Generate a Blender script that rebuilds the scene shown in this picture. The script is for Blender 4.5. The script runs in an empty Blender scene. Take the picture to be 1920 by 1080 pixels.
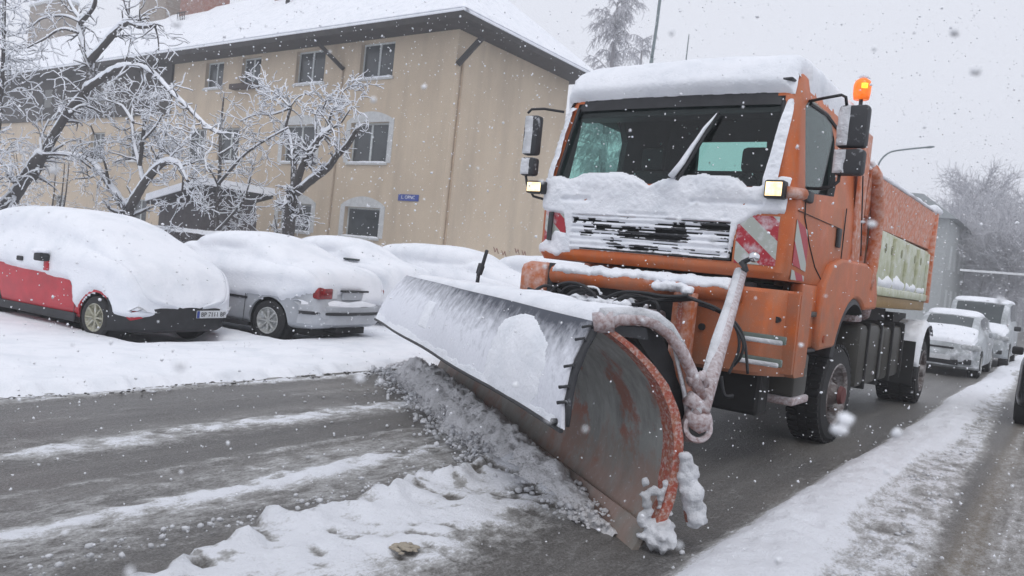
import bpy, bmesh, math, random
import numpy as np
from mathutils import Vector, Matrix
from mathutils import noise as mnoise
random.seed(7); np.random.seed(7)
R = math.radians
scene = bpy.context.scene
col = scene.collection

# ---------------------------------------------------------------- camera
FPX = 1454.476; CAMH = 1.55
CX = np.array([0.8046482, -0.10058102, 0.58517069])     # world X (across the road) in camera axes
CY = np.array([0.58497465, -0.03454136, -0.81031571])   # world Y (along the road)
CZ = np.array([0.10171498, 0.9943291, 0.03104371])      # world Z
cam_d = bpy.data.cameras.new("camera"); cam = bpy.data.objects.new("camera", cam_d); col.objects.link(cam)
cam.matrix_world = Matrix(((CX[0], CX[1], CX[2], 0), (CY[0], CY[1], CY[2], 0), (CZ[0], CZ[1], CZ[2], CAMH), (0, 0, 0, 1)))
cam_d.sensor_width = 36; cam_d.lens = FPX / 1920 * 36; cam_d.clip_start = .05; cam_d.clip_end = 2000
cam_d.dof.use_dof = True; cam_d.dof.focus_distance = 6.5; cam_d.dof.aperture_fstop = 4.0
scene.camera = cam

def ray(u, v):
    d = np.array([u - 960., 540. - v, -FPX]); return np.array([d.dot(CX), d.dot(CY), d.dot(CZ)])
def at_y(u, v, y): r = ray(u, v); return Vector(np.array([0, 0, CAMH]) + y / r[1] * r)
def at_x(u, v, x): r = ray(u, v); return Vector(np.array([0, 0, CAMH]) + x / r[0] * r)
def at_z(u, v, z): r = ray(u, v); return Vector(np.array([0, 0, CAMH]) + (z - CAMH) / r[2] * r)

# ---------------------------------------------------------------- world, sun, exposure
world = bpy.data.worlds.new("World"); scene.world = world; world.use_nodes = True
wt = world.node_tree; bg = wt.nodes["Background"]
sky = wt.nodes.new("ShaderNodeTexSky"); sky.sky_type = 'NISHITA'; sky.sun_disc = False
SUN_EL, SUN_AZ = R(60), R(140)
sky.sun_elevation = SUN_EL; sky.sun_rotation = SUN_AZ; sky.dust_density = 4; sky.air_density = 1.5
hsv = wt.nodes.new("ShaderNodeHueSaturation"); hsv.inputs["Saturation"].default_value = .15
wt.links.new(sky.outputs[0], hsv.inputs["Color"])
mx = wt.nodes.new("ShaderNodeMix"); mx.data_type = 'RGBA'; mx.inputs[0].default_value = .88
wt.links.new(hsv.outputs[0], mx.inputs[6]); mx.inputs[7].default_value = (7.5, 7.75, 8.6, 1)   # even overcast
wt.links.new(mx.outputs[2], bg.inputs["Color"]); bg.inputs["Strength"].default_value = .1
sun_d = bpy.data.lights.new("sun", 'SUN'); sun_d.energy = .6; sun_d.angle = R(25); sun_d.color = (1, .97, .93)
sun = bpy.data.objects.new("sun", sun_d); col.objects.link(sun)
# Nishita rotation: 0 = +Y, clockwise seen from above
sd_ = Vector((math.sin(SUN_AZ) * math.cos(SUN_EL), math.cos(SUN_AZ) * math.cos(SUN_EL), math.sin(SUN_EL)))
sun.rotation_euler = sd_.to_track_quat('Z', 'Y').to_euler()
vs = scene.view_settings; vs.view_transform = 'Standard'; vs.look = 'None'; vs.gamma = 1; vs.exposure = .17; vs.use_curve_mapping = False
scene.render.engine = 'CYCLES'; cy = scene.cycles
cy.use_denoising = True; cy.max_bounces = 8; cy.diffuse_bounces = 3; cy.glossy_bounces = 3; cy.transmission_bounces = 6
cy.transparent_max_bounces = 12; cy.volume_bounces = 2; cy.caustics_reflective = False; cy.caustics_refractive = False
cy.sample_clamp_indirect = 6

# ---------------------------------------------------------------- materials
class M: pass
def new_mat(name):
    m = bpy.data.materials.new(name); m.use_nodes = True; nt = m.node_tree
    return m, nt, nt.nodes["Principled BSDF"], nt.nodes["Material Output"]
def N(nt, t, **kw):
    n = nt.nodes.new(t)
    for k, v in kw.items():
        if hasattr(n, k): setattr(n, k, v)
    return n
def noise_node(nt, scale, detail=4, rough=.55, vec=None, stretch=None):
    tc = N(nt, "ShaderNodeTexCoord"); n = N(nt, "ShaderNodeTexNoise")
    n.inputs["Scale"].default_value = scale; n.inputs["Detail"].default_value = detail; n.inputs["Roughness"].default_value = rough
    if stretch:
        mp = N(nt, "ShaderNodeMapping"); mp.inputs["Scale"].default_value = stretch
        nt.links.new(tc.outputs["Object"], mp.inputs[0]); nt.links.new(mp.outputs[0], n.inputs["Vector"])
    else: nt.links.new(tc.outputs["Object"], n.inputs["Vector"])
    return n
def ramp(nt, src, stops):
    r = N(nt, "ShaderNodeValToRGB"); e = r.color_ramp.elements
    while len(e) > 1: e.remove(e[0])
    e[0].position = stops[0][0]; e[0].color = (*stops[0][1], 1)
    for p, c in stops[1:]:
        k = e.new(p); k.color = (*c, 1)
    nt.links.new(src, r.inputs[0]); return r
def gray(v): return (v, v, v)
def mixc(nt, fac, a, b):
    m = N(nt, "ShaderNodeMix", data_type='RGBA')
    if isinstance(fac, (int, float)): m.inputs[0].default_value = fac
    else: nt.links.new(fac, m.inputs[0])
    for i, c in ((6, a), (7, b)):
        if isinstance(c, tuple): m.inputs[i].default_value = (*c, 1)
        else: nt.links.new(c, m.inputs[i])
    return m.outputs[2]
def bump(nt, bs, src, strength, dist=.01):
    b = N(nt, "ShaderNodeBump"); b.inputs["Strength"].default_value = strength; b.inputs["Distance"].default_value = dist
    nt.links.new(src, b.inputs["Height"]); nt.links.new(b.outputs[0], bs.inputs["Normal"])

def simple(name, c, rough=.5, metal=0, var=.12, scale=6, bmp=0.0, bscale=60, spec=.5):
    m, nt, bs, out = new_mat(name)
    n = noise_node(nt, scale)
    a = tuple(max(0, x * (1 - var)) for x in c); b = tuple(min(1, x * (1 + var)) for x in c)
    r = ramp(nt, n.outputs[0], [(.3, a), (.7, b)])
    nt.links.new(r.outputs[0], bs.inputs["Base Color"])
    bs.inputs["Roughness"].default_value = rough; bs.inputs["Metallic"].default_value = metal
    bs.inputs["Specular IOR Level"].default_value = spec
    if bmp: n2 = noise_node(nt, bscale); bump(nt, bs, n2.outputs[0], bmp)
    return m
def snow_mat(name, c=(.86, .88, .93), dirty=(.74, .77, .82), bscale=28, bst=.45, big=3):
    m, nt, bs, out = new_mat(name)
    n = noise_node(nt, big, 5)
    r = ramp(nt, n.outputs[0], [(.3, dirty), (.55, c)])
    nt.links.new(r.outputs[0], bs.inputs["Base Color"]); bs.inputs["Roughness"].default_value = .75
    bs.inputs["Specular IOR Level"].default_value = .2
    n2 = noise_node(nt, bscale, 6, .65); bump(nt, bs, n2.outputs[0], bst, .03)
    return m
def snowy(name, base, rough=.45, lo=.45, hi=.62, scale=9, snowc=(.8, .82, .87), stretch=None, dirtc=None, up=.0, metal=0):
    """paint / metal / rubber with snow or slush stuck to it in patches; up adds snow where the face looks upward"""
    m, nt, bs, out = new_mat(name)
    n = noise_node(nt, scale, 7, .62, stretch=stretch)
    f = n.outputs[0]
    if up:
        g = N(nt, "ShaderNodeNewGeometry"); s = N(nt, "ShaderNodeSeparateXYZ"); nt.links.new(g.outputs["Normal"], s.inputs[0])
        ml = N(nt, "ShaderNodeMath", operation='MULTIPLY_ADD'); nt.links.new(s.outputs[2], ml.inputs[0]); ml.inputs[1].default_value = up
        nt.links.new(f, ml.inputs[2]); f = ml.outputs[0]
    r = ramp(nt, f, [(lo, gray(0)), (hi, gray(1))])
    b = base
    n3 = noise_node(nt, scale * .35, 5)
    if dirtc:
        rr = ramp(nt, n3.outputs[0], [(.42, gray(0)), (.62, gray(1))])
        b = mixc(nt, rr.outputs[0], base, dirtc)
    else:
        rr = ramp(nt, n3.outputs[0], [(.3, tuple(x * .85 for x in base)), (.7, tuple(min(1, x * 1.1) for x in base))]); b = rr.outputs[0]
    nt.links.new(mixc(nt, r.outputs[0], b, snowc), bs.inputs["Base Color"])
    rg = ramp(nt, r.outputs[0], [(0, gray(rough)), (1, gray(.8))]); nt.links.new(rg.outputs[0], bs.inputs["Roughness"])
    bs.inputs["Metallic"].default_value = metal
    bump(nt, bs, f, .35, .01)
    return m

M.snow = snow_mat("snow", (.88, .90, .945), (.78, .81, .86))
M.snow_rough = snow_mat("churned_snow", (.74, .755, .79), (.50, .51, .53), 22, .9, 5)
M.slush = snow_mat("grey_slush", (.80, .80, .82), (.62, .62, .63), 40, .9, 9)
def orange_mat():
    m, nt, bs, out = new_mat("orange_paint")
    n1 = noise_node(nt, 5, 7, .6); n2 = noise_node(nt, 16, 6, .65, stretch=(1, 1, .10)); n3 = noise_node(nt, 60, 5, .7); n4 = noise_node(nt, 1.6, 6, .65)
    b = ramp(nt, n1.outputs[0], [(.3, (.47, .090, .010)), (.7, (.57, .128, .016))])
    d = ramp(nt, n4.outputs[0], [(.42, gray(0)), (.68, gray(.65))]); c = mixc(nt, d.outputs[0], b.outputs[0], (.40, .19, .12))     # dried salt film
    st = ramp(nt, n2.outputs[0], [(.50, gray(0)), (.74, gray(.55))]); c = mixc(nt, st.outputs[0], c, (.34, .16, .10))              # runs of grime
    tcz = N(nt, "ShaderNodeTexCoord"); sz = N(nt, "ShaderNodeSeparateXYZ"); nt.links.new(tcz.outputs["Object"], sz.inputs[0])
    az = N(nt, "ShaderNodeMath", operation='MULTIPLY_ADD'); nt.links.new(n1.outputs[0], az.inputs[0]); az.inputs[1].default_value = 1.6; nt.links.new(sz.outputs[2], az.inputs[2])
    wz = ramp(nt, az.outputs[0], [(0, gray(.65))]); wz = N(nt, "ShaderNodeMapRange"); nt.links.new(az.outputs[0], wz.inputs[0]); wz.inputs[1].default_value = 2.35; wz.inputs[2].default_value = 1.7; wz.inputs[3].default_value = 0; wz.inputs[4].default_value = .6
    c = mixc(nt, wz.outputs[0], c, (.26, .15, .10))      # road spray dried on the lower panels
    sp = ramp(nt, n3.outputs[0], [(.62, gray(0)), (.74, gray(.75))]); c = mixc(nt, sp.outputs[0], c, (.62, .50, .46))              # specks of wet snow
    nt.links.new(c, bs.inputs["Base Color"]); rg = ramp(nt, n4.outputs[0], [(.35, gray(.36)), (.7, gray(.65))]); nt.links.new(rg.outputs[0], bs.inputs["Roughness"])
    bump(nt, bs, n3.outputs[0], .12, .004); return m
M.orange = orange_mat()
M.orange_frosty = snowy("frosted_orange_paint", (.50, .12, .025), .5, .40, .92, 14, (.74, .68, .67), dirtc=(.5, .17, .08))
M.orange_haze = snowy("snow_dusted_orange", (.60, .16, .06), .5, .42, .74, 16, (.70, .56, .50))
M.rust = snowy("rusty_red_rim", (.36, .075, .045), .8, .46, .74, 48, (.55, .5, .48), dirtc=(.34, .12, .07))
M.board = None
M.blackp = simple("black_plastic", (.018, .019, .022), .55, 0, .3, 10, .2)
M.rubber = snowy("tyre_rubber", (.016, .016, .017), .75, .66, .80, 18, (.35, .35, .36))
M.dark_frosty = snowy("frosted_black", (.03, .032, .037), .6, .60, .78, 12, (.6, .62, .66), up=.12)
M.steel_frosty = snowy("frosted_steel_pipe", (.24, .13, .115), .6, .30, .74, 34, (.64, .62, .65), up=.12)
M.chassis = simple("chassis_black", (.014, .014, .014), .7, 0, .3, 5)
M.tank = snowy("tank_grey", (.052, .05, .042), .5, .62, .8, 6, (.4, .4, .4))
M.cream = snowy("pale_green_panel", (.52, .55, .40), .55, .45, .80, 7, (.74, .76, .74), up=.2, dirtc=(.44, .46, .30))
M.ochre = snowy("ochre_rail", (.30, .19, .07), .6, .62, .78, 7, (.6, .58, .5))
M.rim = snowy("wheel_rim_dirty", (.11, .085, .08), .5, .45, .65, 7, (.42, .41, .41))
M.rim_red = simple("rim_red", (.12, .025, .022), .6)
M.glass_dark = None
M.red_paint = snowy("red_car_paint", (.46, .022, .035), .25, .72, .85, 20, (.8, .8, .82))
M.silver_paint = snowy("silver_car_paint", (.42, .44, .47), .35, .62, .82, 9, (.8, .82, .86))
M.white_paint = snowy("white_car_paint", (.60, .63, .66), .3, .50, .72, 6, (.84, .86, .9))
M.white_dirty = snowy("dirty_white_paint", (.42, .45, .47), .4, .50, .72, 5, (.72, .74, .78), dirtc=(.26, .28, .29))
M.dark_paint = simple("dark_car_paint", (.02, .022, .026), .25)
M.chrome = simple("bright_metal", (.7, .71, .73), .2, 1, .05)
M.alloy = snowy("alloy_wheel", (.42, .43, .42), .4, .5, .7, 20, (.75, .77, .8))
M.alloy_y = snowy("yellowed_alloy", (.34, .33, .25), .5, .52, .72, 20, (.7, .72, .72))
M.bark = snowy("dark_wet_bark", (.045, .038, .035), .85, .60, .78, 12, (.7, .72, .77), up=.25)
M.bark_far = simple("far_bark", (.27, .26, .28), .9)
M.twig_far = simple("far_frosted_haze_pale_twigs", (.50, .50, .53), .9)  # frosted twigs, coloured paler still to stand in for haze fade
M.frame_grey = simple("window_frame_grey", (.50, .53, .53), .6)
M.surround = simple("window_surround", (.52, .53, .53), .8, bmp=.2)
M.brick = None
M.dark_wood = snowy("dark_wet_timber", (.045, .038, .034), .85, .66, .85, 3, (.5, .5, .52))
M.soffit = simple("dark_soffit_timber", (.035, .031, .03), .85, var=.3, scale=3)
M.pole = simple("lamp_post_grey", (.16, .2, .21), .5)
M.sign_blue = simple("blue_enamel", (.03, .06, .28), .35)
M.white_sign = simple("white_lettering", (.75, .76, .78), .5)
M.plate = simple("number_plate_white", (.62, .64, .66), .4)
M.text = simple("black_lettering", (.02, .02, .02), .5)
M.seat = simple("dark_seat_fabric", (.03, .032, .035), .9)
M.cabin = simple("dark_cab_lining", (.05, .055, .06), .85)
M.hut = simple("hut_boards", (.07, .06, .06), .9, var=.3)
M.concrete = simple("kerb_concrete", (.30, .295, .28), .85, bmp=.3)
M.far_wall = simple("far_render", (.35, .37, .37), .9)
M.far_roof = simple("far_roof", (.20, .22, .23), .9)
M.graffiti = simple("faded_spray_paint", (.30, .14, .12), .9)

def glass(name, tint, refl=.035, alpha_tint=.75):
    m, nt, bs, out = new_mat(name); nt.nodes.remove(bs)
    tr = N(nt, "ShaderNodeBsdfTransparent"); tr.inputs[0].default_value = (*tint, 1)
    gl = N(nt, "ShaderNodeBsdfGlossy"); gl.inputs["Roughness"].default_value = .06
    lw = N(nt, "ShaderNodeLayerWeight"); lw.inputs[0].default_value = .5
    pw = N(nt, "ShaderNodeMath", operation='POWER'); nt.links.new(lw.outputs["Facing"], pw.inputs[0]); pw.inputs[1].default_value = 4
    fr = N(nt, "ShaderNodeMath", operation='MULTIPLY_ADD'); nt.links.new(pw.outputs[0], fr.inputs[0]); fr.inputs[1].default_value = .55; fr.inputs[2].default_value = refl
    mx = N(nt, "ShaderNodeMixShader"); nt.links.new(fr.outputs[0], mx.inputs[0])
    nt.links.new(tr.outputs[0], mx.inputs[1]); nt.links.new(gl.outputs[0], mx.inputs[2]); nt.links.new(mx.outputs[0], out.inputs[0])
    return m
M.wind_glass = glass("tinted_windscreen_glass", (.72, .90, .86))
M.side_glass = glass("side_glass", (.68, .84, .80))
M.house_glass = simple("dark_window_glass", (.045, .052, .056), .14, var=.35, scale=1.2)
M.car_glass = simple("car_window_dark", (.05, .062, .065), .12, var=.3, scale=2)

def emit(name, c, s):
    m, nt, bs, out = new_mat(name)
    n = noise_node(nt, 22); r = ramp(nt, n.outputs[0], [(.35, (c[0] * .75, c[1] * .55, c[2] * .4)), (.6, c)])
    nt.links.new(r.outputs[0], bs.inputs["Emission Color"]); bs.inputs["Emission Strength"].default_value = s
    bs.inputs["Base Color"].default_value = (*c, 1); bs.inputs["Roughness"].default_value = .2
    return m
M.lamp = emit("lit_work_lamp_lens", (1, .80, .45), 1.5)
M.amber = emit("amber_beacon_lens", (1, .20, .015), .5)
M.amber_core = emit("lit_amber_bulb", (1, .42, .03), 2.2)
M.tail = simple("tail_light_red", (.22, .012, .014), .15, var=.5, scale=22)
M.headlamp = simple("headlamp_glass", (.45, .47, .48), .12, var=.4, scale=14)

# facade render with rain streaks near the eaves and patches of different age
def facade_mat():
    m, nt, bs, out = new_mat("beige_house_render")
    n1 = noise_node(nt, .35, 6, .6); n2 = noise_node(nt, 2.2, 8, .65); n3 = noise_node(nt, .9, 6, .6, stretch=(1.2, 1.2, .18))
    a = ramp(nt, n1.outputs[0], [(.3, (.50, .405, .30)), (.7, (.58, .48, .36))])
    s = ramp(nt, n3.outputs[0], [(.46, gray(0)), (.72, gray(.62))])
    c = mixc(nt, s.outputs[0], a.outputs[0], (.38, .31, .235))
    s2 = ramp(nt, n2.outputs[0], [(.52, gray(0)), (.72, gray(.35))])
    c = mixc(nt, s2.outputs[0], c, (.58, .48, .37))
    nt.links.new(c, bs.inputs["Base Color"]); bs.inputs["Roughness"].default_value = .9
    n4 = noise_node(nt, 9, 6); bump(nt, bs, n4.outputs[0], .3, .02); return m
M.facade = facade_mat()
def brick_mat(name, c1, c2):
    m, nt, bs, out = new_mat(name)
    tc = N(nt, "ShaderNodeTexCoord"); mp = N(nt, "ShaderNodeMapping"); mp.inputs["Rotation"].default_value = (R(90), 0, 0)
    nt.links.new(tc.outputs["Object"], mp.inputs[0])
    b = N(nt, "ShaderNodeTexBrick"); nt.links.new(mp.outputs[0], b.inputs["Vector"])
    b.inputs["Scale"].default_value = 3.6; b.inputs["Color1"].default_value = (*c1, 1); b.inputs["Color2"].default_value = (*c2, 1)
    b.inputs["Mortar"].default_value = (.3, .28, .25, 1)
    n = noise_node(nt, 5); s = ramp(nt, n.outputs[0], [(.5, gray(0)), (.7, gray(.5))])
    nt.links.new(mixc(nt, s.outputs[0], b.outputs[0], (.42, .40, .38)), bs.inputs["Base Color"]); bs.inputs["Roughness"].default_value = .9
    return m
M.brick = brick_mat("chimney_brick", (.30, .11, .075), (.24, .095, .07))
M.brick_old = brick_mat("weathered_chimney", (.24, .19, .155), (.30, .25, .21))

# plough board: worn steel with slush film and patches of old orange-red paint
def board_mat():
    m, nt, bs, out = new_mat("worn_plough_board")
    n1 = noise_node(nt, 2.0, 7, .68); n2 = noise_node(nt, 7, 8, .7, stretch=(1, 1, .35)); n3 = noise_node(nt, 30, 6, .7)
    g = ramp(nt, n2.outputs[0], [(.30, (.19, .19, .18)), (.50, (.31, .32, .305)), (.72, (.46, .48, .47))])
    s = ramp(nt, n1.outputs[0], [(.53, gray(0)), (.60, gray(.8))])
    c = mixc(nt, s.outputs[0], g.outputs[0], (.33, .10, .055))
    tcz = N(nt, "ShaderNodeTexCoord"); sz = N(nt, "ShaderNodeSeparateXYZ"); nt.links.new(tcz.outputs["Object"], sz.inputs[0])
    az = N(nt, "ShaderNodeMath", operation='MULTIPLY_ADD'); nt.links.new(n2.outputs[0], az.inputs[0]); az.inputs[1].default_value = -.9; nt.links.new(sz.outputs[2], az.inputs[2])
    wz = ramp(nt, az.outputs[0], [(0, gray(.62)), (.01, gray(.45)), (.10, gray(0))])      # worn, rusting lower part of the blade
    nr = noise_node(nt, 3.1, 5, .6); cr = ramp(nt, nr.outputs[0], [(.42, (.20, .17, .14)), (.62, (.27, .12, .075))]); c = mixc(nt, wz.outputs[0], c, cr.outputs[0])
    s3 = ramp(nt, n3.outputs[0], [(.60, gray(0)), (.72, gray(.7))])
    c = mixc(nt, s3.outputs[0], c, (.5, .5, .51))
    nt.links.new(c, bs.inputs["Base Color"]); bs.inputs["Roughness"].default_value = .55; bs.inputs["Metallic"].default_value = .0
    bump(nt, bs, n2.outputs[0], .3, .01); return m
M.board = board_mat()
# rubber flap: dark sheet with wind-packed snow in long streaks, bare near its top edge (UV: u along, v down)
def flap_mat():
    m, nt, bs, out = new_mat("snow_caked_rubber_flap")
    uv = N(nt, "ShaderNodeUVMap"); sep = N(nt, "ShaderNodeSeparateXYZ"); nt.links.new(uv.outputs[0], sep.inputs[0])
    mp = N(nt, "ShaderNodeMapping"); mp.inputs["Scale"].default_value = (34, 3.2, 1); mp.inputs["Rotation"].default_value = (0, 0, R(4))
    nt.links.new(uv.outputs[0], mp.inputs[0])
    n = N(nt, "ShaderNodeTexNoise"); n.inputs["Scale"].default_value = 1.6; n.inputs["Detail"].default_value = 7; n.inputs["Roughness"].default_value = .7
    nt.links.new(mp.outputs[0], n.inputs["Vector"])
    # bare amount: strong at the top of the near end (u small), fading down
    d1 = ramp(nt, sep.outputs[1], [(0, gray(1)), (.12, gray(.75)), (.30, gray(.38)), (.55, gray(.12)), (1, gray(.0))])
    d2 = ramp(nt, sep.outputs[0], [(0, gray(.85)), (.05, gray(1)), (.32, gray(.95)), (.6, gray(.66)), (1, gray(.5))])
    ml = N(nt, "ShaderNodeMath", operation='MULTIPLY'); nt.links.new(d1.outputs[0], ml.inputs[0]); nt.links.new(d2.outputs[0], ml.inputs[1])
    ma = N(nt, "ShaderNodeMath", operation='MULTIPLY_ADD'); nt.links.new(n.outputs[0], ma.inputs[0]); ma.inputs[1].default_value = 1.3
    nt.links.new(ml.outputs[0], ma.inputs[2])
    f = ramp(nt, ma.outputs[0], [(.72, gray(0)), (1.0, gray(.55)), (1.0, gray(.7))])
    mm = N(nt, "ShaderNodeMapRange"); nt.links.new(ma.outputs[0], mm.inputs[0]); mm.inputs[1].default_value = .80; mm.inputs[2].default_value = 1.50
    n2 = noise_node(nt, 40, 6, .7); sn = ramp(nt, n2.outputs[0], [(.3, (.68, .70, .76)), (.6, (.80, .82, .88))])
    nt.links.new(mixc(nt, mm.outputs[0], sn.outputs[0], (.07, .078, .10)), bs.inputs["Base Color"]); bs.inputs["Roughness"].default_value = .7
    bump(nt, bs, ma.outputs[0], -.35, .012); return m
M.flap = flap_mat()
def stripe_mat(name, sx, sy, sz, off, w, frost=(.52, .72)):
    """diagonal red / pale reflective stripes printed on a panel, partly frosted over"""
    m, nt, bs, out = new_mat(name)
    tc = N(nt, "ShaderNodeTexCoord"); d = N(nt, "ShaderNodeVectorMath", operation='DOT_PRODUCT')
    nt.links.new(tc.outputs["Object"], d.inputs[0]); d.inputs[1].default_value = (sx, sy, sz)
    a = N(nt, "ShaderNodeMath", operation='ADD'); nt.links.new(d.outputs["Value"], a.inputs[0]); a.inputs[1].default_value = off
    b = N(nt, "ShaderNodeMath", operation='DIVIDE'); nt.links.new(a.outputs[0], b.inputs[0]); b.inputs[1].default_value = w
    f = N(nt, "ShaderNodeMath", operation='FRACT'); nt.links.new(b.outputs[0], f.inputs[0])
    g = N(nt, "ShaderNodeMath", operation='GREATER_THAN'); nt.links.new(f.outputs[0], g.inputs[0]); g.inputs[1].default_value = .5
    c = mixc(nt, g.outputs[0], (.40, .015, .03), (.42, .45, .41))
    n = noise_node(nt, 11, 7, .65); r = ramp(nt, n.outputs[0], [(frost[0], gray(0)), (frost[1], gray(.85))])
    nt.links.new(mixc(nt, r.outputs[0], c, (.72, .73, .77)), bs.inputs["Base Color"]); bs.inputs["Roughness"].default_value = .45
    return m
M.stripe_front = stripe_mat("hazard_stripes_front", 1, 0, 1.15, 20, .36, (.48, .74))
M.stripe_side = stripe_mat("hazard_stripes_side", 0, 1, 1.15, 20.0, .42, (.62, .85))
# road: two attributes, snow = how much snow lies on it, tint = brown meltwater
def road_mat():
    m, nt, bs, out = new_mat("slushy_asphalt")
    at = N(nt, "ShaderNodeAttribute", attribute_name="snow_amount"); at2 = N(nt, "ShaderNodeAttribute", attribute_name="brown_amount")
    n1 = noise_node(nt, 13, 10, .78, stretch=(1.6, .6, 1)); n2 = noise_node(nt, 1.3, 6, .6, stretch=(2.5, .22, 1)); n3 = noise_node(nt, 70, 4, .7)
    asp = ramp(nt, n2.outputs[0], [(.3, (.062, .058, .053)), (.52, (.110, .103, .095)), (.72, (.20, .19, .18))])
    c0 = mixc(nt, at2.outputs["Fac"], asp.outputs[0], (.17, .135, .085))
    g = ramp(nt, n3.outputs[0], [(.46, gray(0)), (.66, gray(.60))]); c0 = mixc(nt, g.outputs[0], c0, (.33, .325, .32))
    nd = noise_node(nt, 38, 6, .75, stretch=(1.3, .7, 1)); g2 = ramp(nt, nd.outputs[0], [(.32, gray(.75)), (.48, gray(0))]); c0 = mixc(nt, g2.outputs[0], c0, (.045, .042, .038))
    a = N(nt, "ShaderNodeMath", operation='MULTIPLY_ADD'); nt.links.new(n1.outputs[0], a.inputs[0]); a.inputs[1].default_value = 1.7; a.inputs[2].default_value = -.85
    b0 = N(nt, "ShaderNodeMath", operation='ADD'); nt.links.new(a.outputs[0], b0.inputs[0]); nt.links.new(at.outputs["Fac"], b0.inputs[1])
    nf = noise_node(nt, 55, 6, .75, stretch=(1.2, .8, 1)); fa = N(nt, "ShaderNodeMath", operation='MULTIPLY_ADD'); nt.links.new(nf.outputs[0], fa.inputs[0]); fa.inputs[1].default_value = 1.1; fa.inputs[2].default_value = -.55
    b = N(nt, "ShaderNodeMath", operation='ADD'); nt.links.new(b0.outputs[0], b.inputs[0]); nt.links.new(fa.outputs[0], b.inputs[1])
    sl = ramp(nt, b.outputs[0], [(.10, gray(0)), (.50, gray(.70)), (.80, gray(1))])
    wh = ramp(nt, b.outputs[0], [(.2, (.34, .335, .325)), (.6, (.52, .52, .52)), (.95, (.84, .86, .91))])
    nt.links.new(mixc(nt, sl.outputs[0], c0, wh.outputs[0]), bs.inputs["Base Color"])
    rg = ramp(nt, b.outputs[0], [(.0, gray(.34)), (.5, gray(.6)), (.8, gray(.8))]); nt.links.new(rg.outputs[0], bs.inputs["Roughness"])
    n4 = noise_node(nt, 34, 8, .7, stretch=(1, .6, 1)); bump(nt, bs, n4.outputs[0], .9, .03)
    return m
M.road = road_mat()

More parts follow.
